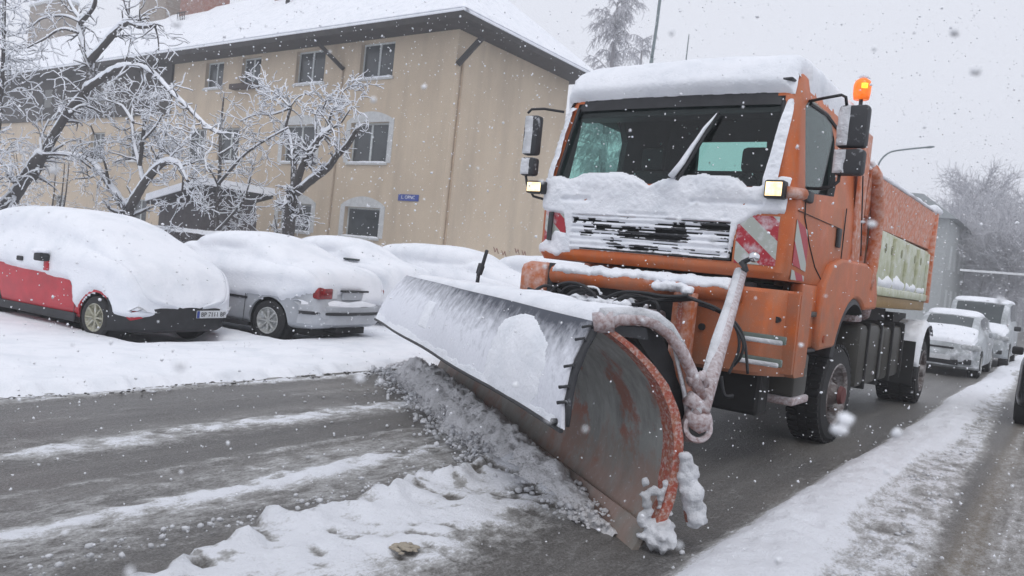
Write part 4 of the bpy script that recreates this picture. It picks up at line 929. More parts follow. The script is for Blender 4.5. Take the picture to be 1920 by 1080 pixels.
# patches of thicker snow on the flap
def flap_fn(U, V):
    P = np.zeros(U.shape + (3,))
    top = np.array(TR)[None, None] * (1 - U[..., None]) + np.array(TL)[None, None] * U[..., None]
    bot = np.array(BRp)[None, None] * (1 - U[..., None]) + np.array(BLp)[None, None] * U[..., None]
    P = top * (1 - V[..., None]) + bot * V[..., None]
    w = (.05 * np.sin(np.pi * V) + .012 * np.sin(U * 16 + V * 2))[..., None]; return P + np.array([BN[0], BN[1], 0]) * w
def sd_flap(U, V, P):
    n = fbm(U * 30, V * 6, 0, 4)
    a = (.115 + .012 * fbm(U * 18, V * 2.5, 3., 3)) - np.hypot((U - .165) / 1.0, (V - .58) * .24)           # big rounded patch near the right end
    a = np.minimum(a, .095 - np.abs(U - .155) + .02 * n) * 4
    b_ = (V - .90) * .7 + .05 * n
    c_ = (V - .10) * .8 - .9 * np.clip(.34 - U, 0, 1) - .10 + .28 * n
    d_ = np.minimum(.03 - np.abs(U - .62 + (V - .5) * .03), .22 - abs(V - .52)) * 2
    return np.maximum(np.maximum(a, b_ * .5), d_) * .5
crust("flap_snow", M.snow, FL, flap_fn, np.linspace(.004, .996, 300), np.linspace(.01, .995, 70), sd_flap, .014, .4, 7, flip=sg, slope=.09)
# loose straps / clips at the near edge of the flap
for k in range(5):
    v = (.10, .22, .47, .66, .80)[k]; p = flapP(0.0, v); MB().tube([p + Vector((-.03, -.01, .02)), p + Vector((.02, .0, .035)), p + Vector((.035, .03, .0)), p + Vector((.0, .03, -.03))], .009, 5, jit=.2).build("edge_tie", M.dark_frosty, FL, smooth=True)
e0 = [flapP(0, v) + Vector((.025, .02, 0)) for v in np.linspace(.02, .97, 9)]
MB().tube(e0, [.018, .024, .022, .025, .02, .022, .02, .018, .012], 7, jit=.3).build("flap_edge_roll", M.dark_frosty, FL, smooth=True)
pb = flapP(.012, .955); MB().tube([pb - Vector((BN[0], BN[1], 0)) * .02, pb + Vector((BN[0], BN[1], 0)) * .03], .02, 10).build("bolt", M.blackp, FL)
MB().tube([flapP(u, 1.0) + Vector((0, 0, -.006)) for u in np.linspace(0, 1, 20)], .014, 6).build("flap_hem", M.blackp, FL)
# arch pipe behind the near end, black guard, strut, ring
ap = [at_s(u, v, .0) for u, v in ((1128, 606), (1160, 597), (1200, 598), (1228, 606), (1255, 626), (1280, 662), (1300, 705), (1316, 745))]
AP = MB().tube(ap, [.055, .042, .037, .036, .036, .036, .035, .034], 12, jit=.05).build("guard_pipe", M.steel_frosty, PLOW, smooth=True)
MB().tube([p + Vector((0, 0, .03)) for p in ap[:6]], [.05, .035, .033, .034, .033, .02], 8, jit=.16).build("pipe_snow", M.snow_rough, AP, smooth=True)
MB().tube([at_s(1112, 606, .02), at_s(1150, 602, -.02)], .06, 12, jit=.1).build("pipe_joint", M.steel_frosty, AP, smooth=True)
bg_ = MB(); ins = [(1215, 612), (1245, 640), (1268, 690), (1283, 740), (1292, 790), (1268, 800), (1250, 740), (1225, 680), (1185, 620)]
bg_.prism([at_s(u, v, .10) for u, v in ins], Vector((BD[0], BD[1], 0)) * .06); bg_.build("black_guard", M.blackp, PLOW)
MB().tube([at_s(u, v, .04) for u, v in ((1262, 640), (1272, 690), (1284, 740), (1290, 790))], .012, 6, jit=.3).build("guard_edge_ice", M.snow_rough, PLOW, smooth=True)
br = MB(); br.tube([at_s(1268, 650, .1), at_s(1280, 700, .1), at_s(1300, 740, .05), at_s(1310, 775, .03)], [.04, .045, .05, .045], 10); br.build("inner_bracket", M.orange_frosty, PLOW, smooth=True)
s_top = at_y(1390, 512, 5.95); s_bot = at_s(1312, 772, -.02)
ST = MB().tube([s_top, s_top.lerp(s_bot, .5), s_bot], [.043, .05, .058], 14, jit=.03).build("strut", M.steel_frosty, T, smooth=True)
MB().tube([s_top + Vector((-.01, -.02, .01)), s_top.lerp(s_bot, .3) + Vector((-.012, -.03, .01)), s_top.lerp(s_bot, .6) + Vector((-.012, -.035, .01)), s_bot + Vector((-.01, -.035, 0))], [.035, .034, .038, .03], 8, jit=.18).build("strut_snow", M.snow_rough, ST, smooth=True)
kb1 = at_y(1392, 492, 5.95); kb2 = at_y(1414, 482, 5.93)
MB().tube([s_top, at_y(1380, 518, 5.95), at_y(1398, 505, 5.93), kb1], .032, 8, jit=.1).build("strut_head", M.dark_frosty, ST, smooth=True)
MB().lathe(kb2, (0, .3, 1), [(-.042, 0), (-.035, .025), (-.015, .042), (.015, .042), (.035, .025), (.042, 0)], 16).build("knob", M.chrome, ST, smooth=True)
MB().tube([kb1, kb2], .02, 8).build("knob_stem", M.blackp, ST)
rc_ = at_s(1306, 802, 0.0); axr = Vector((.55, -.80, .22)).normalized()
sl2 = MB().lathe(rc_, axr, [(-.24, 0), (-.24, .080), (-.05, .085), (.02, .090), (.04, .084), (.045, .066), (.03, .052), (-.05, .048), (-.05, 0)], 22).build("hinge_sleeve", M.steel_frosty, ST, smooth=50); MB().cyl(rc_ - axr * .05, rc_ + axr * .038, .050, 20).build("sleeve_bore_shade", M.chassis, sl2)  # black cylinder fills the bore, painting in its inner shade
MB().tube([s_bot, rc_ + Vector((0, 0, .05)), rc_ - axr * .12], [.07, .085, .07], 10, jit=.1).build("hinge_knuckle", M.steel_frosty, ST, smooth=True)
MB().tube([rc_ + Vector((.01, 0, .05)), rc_ - axr * .1 + Vector((0, 0, .07)), rc_ - axr * .2 + Vector((0, 0, .06))], [.03, .045, .03], 8, jit=.25).build("sleeve_snow", M.snow_rough, ST, smooth=True)
MB().tube([at_s(1290, 745, 0), at_s(1308, 760, 0), at_s(1300, 790, 0)], [.05, .055, .045], 8, jit=.15).build("hinge_block", M.steel_frosty, ST, smooth=True)
MB().tube([at_s(1290, 715, 0), at_s(1318, 705, 0), at_s(1322, 725, 0)], [.03, .035, .03], 8, jit=.15).build("hinge_clamp", M.steel_frosty, ST, smooth=True)
# skid and slush lump at the near foot of the blade
sk = MB(); base = [at_s(u, v, -.03) for u, v in ((1276, 850), (1286, 890), (1296, 930), (1300, 975))]
sk.tube(base, [.025, .045, .055, .05], 10); SK = sk.build("skid_shoe", M.rust, PLOW, smooth=True)
ic = MB()
for i in range(60):
    t = rnd(); p = base[0].lerp(base[3], t); clod(ic, p + Vector((random.gauss(.02, .02), random.gauss(0, .02), random.gauss(0, .02))), .022 + .028 * rnd() * (0.6 + t), 1)
fuse(ic.build("skid_ice", M.snow_rough, SK, smooth=True))
lc = at_s(1237, 1003, -.03); lp = MB()
clod(lp, lc, .085, 1)
for i in range(26): d = Vector((random.gauss(0, 1), random.gauss(0, 1), random.gauss(0, 1))).normalized(); clod(lp, lc + d * .065, .03 + .02 * rnd(), 1)
for i in range(90): clod(lp, at_s(1200 + 62 * rnd(), 900 + 125 * rnd(), .0), .010 + .022 * rnd(), .8)
LP = fuse(lp.build("slush_lump", M.snow_rough, PLOW, smooth=True), .01)
lp2 = MB(); c2 = at_s(1100, 980, .55)
for i in range(22): clod(lp2, c2 + Vector((random.gauss(0, .035), random.gauss(0, .03), random.gauss(.0, .025))), .015 + .02 * rnd(), 1)
tag(fuse(lp2.build("frozen_lump", M.snow_rough, smooth=True), .008), "knobbly lump of frozen snow just in front of the plough blade's foot", "snow lump")
# frame between blade and truck
fr = MB(); fr.box((-3.05, 5.3, .45), (-2.5, 6.5, .60), .02); fr.box((-3.6, 6.05, .62), (-2.75, 6.3, 1.20), .02)
fr.prism([bl(1.0, -.18, .35), bl(1.0, -.18, .55), bl(3.4, -.18, .55), bl(3.4, -.18, .35)], Vector((-BN[0], -BN[1], 0)) * .12)
fr.bar(bl(1.2, -.25, .45), (-2.55, 5.7, .5), .12, .12); fr.bar(bl(3.1, -.25, .45), (-3.1, 6.2, .5), .12, .12); fr.build("mounting_frame", M.chassis, T)
po = at_y(1300, 548, 6.12)
PO = MB().box((-2.72, 6.08, .90), (-2.55, 6.22, 1.46), .012).build("mount_post", M.orange_frosty, T, smooth=30)
MB().box((-2.66, 6.05, 1.0), (-2.62, 6.082, 1.44), .006).build("mount_groove", M.rust, PO)
pc = MB()
for i in range(34): clod(pc, (-2.74 + random.gauss(0, .08), 6.10 + random.gauss(0, .04), 1.47 + .04 * rnd()), .03 + .03 * rnd(), .7)
fuse(pc.build("post_snow", M.snow, PO, smooth=True), .014)
bx = MB(); bx.box((-3.55, 5.95, 1.02), (-2.85, 6.30, 1.28), .04); bx.build("winch_box", M.steel_frosty, T, smooth=30)
pc = MB()
for i in range(60): clod(pc, (-3.35 + random.gauss(0, .22), 6.02 + random.gauss(0, .06), 1.27 + .05 * rnd()), .04 + .04 * rnd(), .6)
fuse(pc.build("box_snow", M.snow, T, smooth=True), .016)
# hoses
def hose(pts, r=.014, snow=False):
    p = [Vector(q) for q in pts]; out = []
    for i in range(len(p) - 1):
        p0 = p[max(i - 1, 0)]; p1 = p[i]; p2 = p[i + 1]; p3 = p[min(i + 2, len(p) - 1)]
        for t in np.linspace(0, 1, 7)[:-1]:
            out.append(.5 * ((2 * p1) + (p2 - p0) * t + (2 * p0 - 5 * p1 + 4 * p2 - p3) * t * t + (3 * p1 - p0 - 3 * p2 + p3) * t ** 3))
    out.append(p[-1]); h_ = MB().tube(out, r, 7).build("hose", M.blackp, T, smooth=True)
    if snow: MB().tube([q + Vector((0, -.003, r * .9)) for q in out], r * .8, 6, jit=.3).build("hose_snow", M.snow, h_, smooth=True)
hs = [((1005, 548), (1020, 540), (1040, 543), (1052, 552)), ((1042, 568), (1060, 545), (1085, 540), (1110, 552), (1122, 572)), ((1050, 572), (1075, 550), (1095, 552), (1085, 570)),
      ((1100, 545), (1120, 548), (1130, 570), (1150, 580)), ((1120, 585), (1140, 575), (1160, 583), (1155, 596)), ((1140, 580), (1170, 560), (1210, 562), (1240, 568), (1300, 565)),
      ((1150, 572), (1180, 556), (1230, 566), (1290, 562), (1340, 585)), ((1200, 598), (1205, 575), (1228, 570), (1235, 585), (1228, 598)), ((1300, 566), (1340, 580), (1375, 605), (1395, 640), (1402, 705)),
      ((1310, 575), (1350, 590), (1380, 620), (1385, 660), (1366, 705)), ((1320, 572), (1362, 596), (1392, 640), (1390, 670), (1375, 690)), ((990, 545), (1010, 552), (1035, 560)), ((1060, 560), (1090, 548), (1130, 560), (1180, 575), (1220, 568)), ((1030, 556), (1048, 538), (1072, 534), (1098, 542), (1112, 560), (1135, 566)), ((1068, 572), (1082, 556), (1105, 553), (1118, 566), (1112, 582)), ((1155, 590), (1170, 572), (1192, 570), (1200, 584), (1190, 596)), ((1130, 566), (1165, 552), (1205, 553), (1250, 560), (1290, 558))]
for i, h_ in enumerate(hs):
    hose([at_y(u, v - 4, 5.98 + .05 * math.sin(i * 2.1 + k)) for k, (u, v) in enumerate(h_)], .015 if i not in (8, 9, 10) else .012, snow=i in (3,))
hose([at_y(1352, 705, 6.2), at_y(1358, 740, 6.2), at_y(1375, 742, 6.25)], .016)
# marker rod on the plough's far part
r0 = at_n(893, 545, .05); r1 = at_n(897, 515, .05); r2 = at_n(904, 500, .05); r3 = at_n(913, 470, .05)
RD = MB().tube([r0, r1, r2, r3], [.02, .02, .019, .018], 8).build("marker_rod", M.dark_frosty, PLOW, smooth=True)
MB().tube([at_n(898, 512, .03), at_n(903, 497, .03)], .034, 8, jit=.2).build("rod_clamp", M.blackp, RD)

# ================================================================ CARS
def car_body(p, offs=0., zcut=None, N_=64):
    """p: list of stations (x, halfwidth, z_sill, z_belt, z_top, half roof width) nose towards +x"""
    A = np.array(p, float); t = np.concatenate([[0], np.cumsum(np.abs(np.diff(A[:, 0])) + .02)]); tn = np.linspace(0, t[-1], N_)
    def smooth_i(c):
        from_ = np.interp(tn, t, A[:, c]); k = np.array([1, 2, 3, 2, 1.]) / 9
        pad = np.concatenate([[from_[0]] * 2, from_, [from_[-1]] * 2]); out = np.convolve(pad, k, 'valid'); out[0] = from_[0]; out[-1] = from_[-1]; return out
    x, w, z0, zb, zt, gw = [smooth_i(c) for c in range(6)]
    return x, w, z0, zb, zt, gw
def section(w, z0, zb, zt, gw):
    return np.array([(0, z0), (w * .8, z0), (w * .965, z0 + .05), (w, z0 + .16), (w, z0 + .42 * (zb - z0)), (w * .985, zb - .10), (w * .955, zb), (gw + .35 * (w * .93 - gw), zb + .45 * (zt - zb)), (gw + .02, zt - .07 * min(1, (zt - zb) * 3)), (gw - .12, zt - .012), (gw * .5, zt + .006), (0, zt + .012)])
def upsample(c, m):
    t = np.concatenate([[0], np.cumsum(np.hypot(*np.diff(c, axis=0).T) + 1e-4)]); out = []
    idx = np.linspace(0, len(c) - 1, m)
    f = lambda i: c[int(np.clip(i, 0, len(c) - 1))]
    for s in idx:
        i = int(min(math.floor(s), len(c) - 2)); u = s - i; p0, p1, p2, p3 = f(i - 1), f(i), f(i + 1), f(i + 2)
        q = .5 * ((2 * p1) + (p2 - p0) * u + (2 * p0 - 5 * p1 + 4 * p2 - p3) * u * u + (3 * p1 - p0 - 3 * p2 + p3) * u ** 3); out.append(q * .5 + (p1 + (p2 - p1) * u) * .5)
    return np.array(out)
MS = 34
def car_surface(p, N_=64):
    x, w, z0, zb, zt, gw = car_body(p, N_=N_); S = np.zeros((len(x), MS, 3))
    for i in range(len(x)): c = upsample(section(w[i], z0[i], zb[i], zt[i], gw[i]), MS); S[i, :, 0] = x[i]; S[i, :, 1] = c[:, 0]; S[i, :, 2] = c[:, 1]
    S[..., 1] = np.maximum(S[..., 1], 0)
    def caps(R_, sgn):
        out = []
        c = np.array([R_[0, 0], 0, (R_[:, 2].min() + R_[:, 2].max()) / 2])
        for k, dx in ((.86, .018), (.5, .035), (.12, .042)): q = c + (R_ - c) * k; q[:, 0] += sgn * dx; out.append(q)
        return np.array(out)
    return np.concatenate([caps(S[0], -1)[::-1], S, caps(S[-1], 1)], 0)
def mirror_rows(S):
    L_ = S[:, ::-1].copy(); L_[..., 1] *= -1; return np.concatenate([S, L_[:, 1:]], 1)   # sill(+y) .. roof .. sill(-y)
def solid(S, name, mat, parent):
    F = mirror_rows(S); a, b = F.shape[:2]; mb = MB().grid(F)
    mb.f += [tuple(range(b)), tuple((a - 1) * b + j for j in range(b - 1, -1, -1))]
    return mb.build(name, mat, parent, smooth=40, local=True)
def patch(S, i0, i1, j0, j1, off, name, mat, parent, both=False, sign=1):
    F = mirror_rows(S); du = np.gradient(F, axis=0); dv = np.gradient(F, axis=1); nn = np.cross(du, dv); nn /= np.linalg.norm(nn, axis=2, keepdims=True) + 1e-9
    c = F.mean(axis=(0, 1)); 
    if ((F - c) * nn).sum() < 0: nn = -nn
    G_ = F + nn * off; G_ = G_[i0:i1 + 1, j0:j1 + 1]; H_ = F[i0:i1 + 1, j0:j1 + 1] - nn[i0:i1 + 1, j0:j1 + 1] * .02
    mb = MB().grid(G_); return mb.build(name, mat, parent, smooth=True, local=True, fix=False)
def car_wheels(root, xf, xr, hw, r, mat, w=.19, sides=(1, -1)):
    for x in (xf, xr):
        for s in sides:
            c = Vector((x, s * (hw - .015), r)); ax = Vector((0, s, 0))
            ty = MB().lathe(c, ax, [(-w, r * .6), (-w, r * .9), (-w * .85, r), (-w * .15, r), (0, r * .9), (.005, r * .66), (-w * .15, r * .62), (-w * .9, r * .6)], 36).build("wheel", M.rubber, root, smooth=35, local=True)
            rm = MB().lathe(c, ax, [(0, r * .68), (.008, r * .63), (-.02, r * .58), (-.06, r * .3), (-.035, r * .14), (-.01, r * .12), (-.008, 0)], 30)
            for k in range(8):
                t = 2 * math.pi * k / 8; d = Vector((math.cos(t), 0, math.sin(t))); rm.bar(c + d * r * .12 - ax * .02, c + d * r * .62 - ax * .012, .035, .02)
            rm.build("rim", mat, ty, smooth=35, local=True)
def cut_arches(body, xf, xr, r, hw):
    for x in (xf, xr):
        for s in (1, -1):
            c = MB().cyl((x, s * (hw - .26), r + .0), (x, s * (hw + .2), r), r * 1.17, 32).build("cut", M.blackp, None); c.parent = body.parent; bpy.context.view_layer.update(); boolean(body, c)
def arch_liners(root, xf, xr, r, hw):
    for x in (xf, xr):
        for s in (1, -1): MB().lathe((x, s * (hw - .02), r), (0, s, 0), [(-.24, 0), (-.24, r * 1.16), (-.02, r * 1.16)], 28).build("wheel_arch", M.chassis, root, smooth=35, local=True)
def car_snow(S, root, cutf, thick, name="snow_blanket", seed=0., topthick=.14, x0=None, x1=None, creases=()):
    F = mirror_rows(S); a, b = F.shape[:2]
    # densify
    fi = np.linspace(0, a - 1, a * 2 - 1); gi = np.linspace(0, b - 1, b * 2 - 1)
    G_ = np.stack([np.stack([np.interp(fi, np.arange(a), F[:, j, k]) for j in range(b)], 1) for k in range(3)], -1)
    G_ = np.stack([np.stack([np.interp(gi, np.arange(b), G_[i, :, k]) for i in range(len(fi))], 0) for k in range(3)], -1)
    k = np.array([1, 2, 3, 2, 1]) / 9.
    for _ in range(3):
        Gp = np.pad(G_, ((2, 2), (0, 0), (0, 0)), 'edge'); G_ = sum(k[t] * Gp[t:t + G_.shape[0]] for t in range(5))
        Gp = np.pad(G_, ((0, 0), (2, 2), (0, 0)), 'edge'); G_ = sum(k[t] * Gp[:, t:t + G_.shape[1]] for t in range(5))
    du = np.gradient(G_, axis=0); dv = np.gradient(G_, axis=1); nn = np.cross(du, dv); nn /= np.linalg.norm(nn, axis=2, keepdims=True) + 1e-9
    if ((G_ - G_.mean(axis=(0, 1))) * nn).sum() < 0: nn = -nn
    X, Y, Z = G_[..., 0], G_[..., 1], G_[..., 2]
    sd = cutf(X, Y, Z) + .012 * fbm(X * 6 + seed, Z * 6, Y * 6, 3)
    up = np.clip(nn[..., 2], 0, 1); nz = fbm(X * 1.7 + seed, Y * 1.7, Z * 1.7, 4); nf = fbm(X * 9 + seed, Y * 9, Z * 9, 4)
    t = (thick + (topthick - thick) * up ** 1.3) * (1 + .12 * nz) + .003 * nf
    for (cx, cz, rx, rz_, dep, sy) in creases:
        t = t - dep * np.exp(-(((X - cx) / rx) ** 2 + ((Z - cz) / rz_) ** 2)) * (Y * sy > 0.1)
    e = sstep(0, .07, sd) ** .5; t = np.where(sd > 0, t * e, -.02)
    P = G_ + nn * t[..., None] * np.array([1, 1, 1]); 
    return MB().grid(P, mask=sd > 0).build(name, M.snow, root, smooth=True, local=True, fix=False)
def text_mesh(s, size, name, mat, parent, M4, local=True):
    cu = bpy.data.curves.new("t", 'FONT'); cu.body = s; cu.size = size; cu.align_x = 'CENTER'; cu.align_y = 'CENTER'; cu.extrude = .0015; cu.resolution_u = 2
    to = bpy.data.objects.new("t", cu); col.objects.link(to); bpy.context.view_layer.update()
    me = bpy.data.meshes.new_from_object(to.evaluated_get(bpy.context.evaluated_depsgraph_get())); bpy.data.objects.remove(to, do_unlink=True)
    me.transform(M4); me.name = name; me.materials.clear(); me.materials.append(mat); o = bpy.data.objects.new(name, me); col.objects.link(o); o.parent = parent; return o

# --- red hatchback, front towards the road (nose +x)
#        x,    w,   z0,  zb,   zt,  gw
HATCH = [(-1.80, .60, .45, .80, .86, .55), (-1.74, .74, .30, .90, 1.12, .56), (-1.55, .79, .24, .94, 1.36, .60), (-1.2, .81, .22, .95, 1.44, .62), (-.5, .82, .21, .95, 1.47, .62), (.1, .82, .21, .94, 1.44, .60),
         (.55, .82, .21, .94, 1.34, .60), (1.00, .81, .21, .93, 1.15, .62), (1.35, .80, .21, .88, .97, .64), (1.62, .77, .22, .80, .84, .64), (1.76, .72, .25, .64, .68, .60), (1.82, .68, .32, .50, .53, .58)]
def parked(root, prof, hw, r, xf, xr, paint, rimmat, snowcut, seed, thick=.05, top=.17, arches=True, creases=()):
    S = car_surface(prof)
    b = solid(S, "body", paint, root)
    if arches: cut_arches(b, xf, xr, r, hw); arch_liners(root, xf, xr, r, hw); car_wheels(root, xf, xr, hw, r, rimmat)
    car_snow(S, root, snowcut, thick, seed=seed, topthick=top, creases=creases)
    return S
RC = empty("parked_car", (0, 0, 0), label="red hatchback parked at the left edge, buried in snow but for its red door", cat="car", group="snow-covered cars parked beside the building")
def cut_red(X, Y, Z):
    zc = np.interp(X, [-1.8, .62, .74, .82, 1.5, 1.9], [.84, .70, .64, .36, .34, .34])
    archd = np.minimum(np.hypot(X - 1.18, Z - .28) - .335, np.hypot(X + 1.15, Z - .28) - .36)
    return np.minimum(Z - zc, archd)
SR = parked(RC, HATCH, .82, .275, 1.18, -1.15, M.red_paint, M.alloy_y, cut_red, 1.)
# black bumper, plate, sills, mirror, handle
bmp = MB()
ang = np.linspace(-1, 1, 21); pts_o = []
for t in ang: pts_o.append((1.905 - .43 * abs(t) ** 5, t * .838))
vs = []; 
for (x, y) in pts_o:
    for z, dx in ((.15, -.08), (.20, 0), (.46, .014), (.56, -.05)): vs.append((x + dx, y, z))
bmp.add(vs, [(i * 4 + k, i * 4 + k + 1, (i + 1) * 4 + k + 1, (i + 1) * 4 + k) for i in range(20) for k in range(3)])
bmp.build("front_bumper", M.blackp, RC, smooth=40, local=True, fix=False)
pt = MB().box((1.915, .10, .345), (1.932, .58, .445), .004).build("number_plate", M.plate, RC, local=True)
MB().box((1.931, .10, .348), (1.935, .14, .442)).build("plate_band", M.sign_blue, pt, local=True)
text_mesh("BP 7111 BP", .085, "plate_lettering", M.text, pt, Matrix.Translation((1.935, .36, .392)) @ Matrix.Rotation(R(90), 4, 'Z') @ Matrix.Rotation(R(90), 4, 'X'))
MB().box((-1.0, -.83, .18), (.82, -.80, .29), .01).build("sill", M.blackp, RC, local=True)
MB().box((.12, -.99, .90), (.28, -.86, 1.00), .02).build("wing_mirror", M.blackp, RC, local=True, smooth=30)
MB().box((.20, -.90, .78), (.27, -.86, .92), .01).build("mirror_foot", M.red_paint, RC, local=True)
MB().box((-.42, -.89, .86), (-.30, -.86, .92), .01).build("door_handle", M.blackp, RC, local=True)
MB().box((.70, -.835, .64), (.76, -.815, .69), .008).build("side_indicator", M.blackp, RC, local=True)
MB().tube([(.80, -.826, .25), (.80, -.83, .75)], .004, 5).build("door_seam", M.chassis, RC, local=True)
ms = MB(); 
for i in range(14): clod(ms, (.20 + random.gauss(0, .04), -.93 + random.gauss(0, .02), 1.02 + .02 * rnd()), .035 + .02 * rnd(), .7)
fuse(ms.build("mirror_snow", M.snow, RC, smooth=True, local=True), .012, .002)
RC.location = (-11.80, 5.78, -.01); RC.rotation_euler = (0, 0, R(8)); RC.scale = (1.07, 1.07, 1.05)

# --- silver saloon, tail towards the road (nose -x): rear at +x
SED = [(-2.15, .60, .35, .62, .66, .50), (-2.05, .74, .25, .70, .76, .58), (-1.6, .80, .22, .86, .93, .66), (-1.0, .82, .21, .92, 1.00, .66), (-.55, .83, .21, .94, 1.28, .60), (-.1, .83, .21, .95, 1.41, .60), (.5, .83, .21, .96, 1.43, .60),
       (.95, .83, .21, .96, 1.32, .58), (1.40, .82, .22, .97, 1.08, .62), (1.60, .81, .23, .97, 1.03, .66), (1.95, .77, .25, .93, .99, .64), (2.08, .73, .27, .86, .92, .60), (2.13, .69, .34, .62, .68, .58), (2.15, .66, .38, .52, .56, .56)]
SC = empty("parked_car", (0, 0, 0), label="silver saloon parked tail towards the road, red tail lamp showing, beside the red car", cat="car", group="snow-covered cars parked beside the building")
def cut_silver(X, Y, Z):
    zc = np.interp(X, [-2.1, -1.0, 0.2, .75, .95, 1.5, 1.75, 1.95, 2.3], [.7, .66, .62, .60, .66, .62, .70, .77, .80]) - .16 * (Y > .15) * (X > 1.6)
    archd = np.minimum(np.hypot(X - 1.30, Z - .30) - .38, np.hypot(X + 1.30, Z - .30) - .38)
    return np.minimum(Z - zc, archd)
parked(SC, SED, .83, .30, 1.30, -1.30, M.silver_paint, M.alloy, cut_silver, 5., .05, .17, creases=((.35, 1.30, .42, .035, .05, -1), (-.45, 1.26, .25, .03, .045, -1)))
bm_ = MB(); vs = []
for t in np.linspace(-1, 1, 21):
    x = 2.215 - .36 * abs(t) ** 4; y = t * .85
    for z, dx in ((.30, -.10), (.34, 0.0), (.44, .02), (.60, .02), (.64, -.08)): vs.append((x + dx, y, z))
bm_.add(vs, [(i * 5 + k, i * 5 + k + 1, (i + 1) * 5 + k + 1, (i + 1) * 5 + k) for i in range(20) for k in range(4)]); RB = bm_.build("rear_bumper", M.silver_paint, SC, smooth=40, local=True, fix=False)
bm_ = MB(); vs = []
for t in np.linspace(-1, 1, 21):
    x = 2.245 - .36 * abs(t) ** 4; y = t * .862
    for z, dx in ((.475, -.01), (.482, .012), (.515, .012), (.522, -.01)): vs.append((x + dx, y, z))
bm_.add(vs, [(i * 4 + k, i * 4 + k + 1, (i + 1) * 4 + k + 1, (i + 1) * 4 + k) for i in range(20) for k in range(3)]); bm_.build("rubbing_strip", M.blackp, RB, smooth=40, local=True, fix=False)
sb_ = MB(); vs = []
for t in np.linspace(-1, 1, 21):
    x = 2.20 - .34 * abs(t) ** 3; y = t * .82
    for z, dx in ((.60, .03), (.655, .025), (.68, -.05), (.66, -.16)): vs.append((x + dx, y, z + .012 * math.sin(t * 9)))
sb_.add(vs, [(i * 4 + k, i * 4 + k + 1, (i + 1) * 4 + k + 1, (i + 1) * 4 + k) for i in range(20) for k in range(3)]); sb_.build("bumper_snow", M.snow, RB, smooth=True, local=True, fix=False)
MB().box((1.98, -.74, .70), (2.12, -.44, .88), .035).build("tail_lamp", M.tail, SC, local=True, smooth=30)
MB().box((2.05, -.46, .71), (2.13, -.36, .86), .02).build("reversing_lamp", M.plate, SC, local=True, smooth=30)
MB().box((1.98, .44, .70), (2.12, .74, .88), .035).build("tail_lamp", M.tail, SC, local=True, smooth=30)
MB().box((2.10, -.26, .70), (2.145, .26, .82), .01).build("number_plate", M.silver_paint, SC, local=True)
MB().box((2.11, -.30, .82), (2.16, .30, .85), .01).build("boot_trim", M.blackp, SC, local=True)
MB().box((-1.0, -.843, .58), (.90, -.825, .615), .004).build("side_moulding", M.blackp, SC, local=True)
MB().tube([(.86, -.836, .25), (.87, -.838, .60), (.86, -.835, .8)], .004, 5).build("door_seam", M.chassis, SC, local=True)
MB().box((-1.1, -.84, .17), (.95, -.80, .24), .01).build("sill", M.blackp, SC, local=True)
MB().tube([(1.6, -.3, .22), (2.12, -.3, .24)], .03, 8).build("exhaust_pipe", M.chassis, SC, local=True)
MB().box((-1.9, -.6, .14), (1.9, .6, .24)).build("underbody", M.chassis, SC, local=True); MB().box((-1.6, -.6, .12), (1.6, .6, .24)).build("underbody", M.chassis, RC, local=True)
SC.location = (-11.52, 8.15, -.01); SC.rotation_euler = (0, 0, R(9)); SC.scale = (1.10, 1.10, 1.04)

# --- three more buried cars behind
WAG = [(-2.15, .60, .35, .80, .86, .52), (-2.08, .76, .26, .92, 1.15, .56), (-1.85, .81, .22, .96, 1.38, .62), (-1.2, .83, .21, .96, 1.46, .62), (-.2, .84, .21, .96, 1.48, .62), (.4, .83, .21, .95, 1.40, .60), (.95, .82, .21, .93, 1.12, .62), (1.4, .81, .21, .88, .98, .64), (1.85, .77, .22, .78, .86, .62), (2.10, .70, .26, .66, .70, .55), (2.15, .62, .34, .55, .58, .5)]
for (lab, prf, xx_, yy_, rot, seed, paint) in (
        ("buried pale saloon third along the row, just behind the plough's left end", SED, -12.6, 10.9, R(10), 11., M.silver_paint),
        ("fully buried hatchback fourth along the row, behind the marker rod", WAG, -11.0, 13.35, R(10), 23., M.dark_paint),
        ("buried car farthest along the row, beside the truck's bumper", HATCH, -9.9, 15.9, R(10), 31., M.dark_paint)):
    c_ = empty("parked_car", (0, 0, 0), label=lab, cat="car", group="snow-covered cars parked beside the building")
    parked(c_, prf, .83, .30, 1.3, -1.3, paint, M.alloy, lambda X, Y, Z: np.minimum(Z - .45, 9), seed, .06, .20, creases=((.5, 1.30, .35, .03, .07, -1), (-.4, 1.28, .3, .03, .06, -1)))
    c_.location = (xx_, yy_, .03); c_.scale = (1, 1, 1.06); c_.rotation_euler = (0, 0, rot)
    if seed == 11.:
        MB().box((.95, -.80, 1.20), (1.30, -.62, 1.235), .01).build("bare_window_edge", M.car_glass, c_, local=True)
    if seed == 31.: 
        MB().tube([(.9, -.6, 1.02), (1.3, -.72, .92)], .02, 6).build("wiper", M.blackp, c_, local=True); MB().tube([(1.75, -.75, .42), (1.95, -.72, .36)], .03, 6).build("trim", M.blackp, c_, local=True)

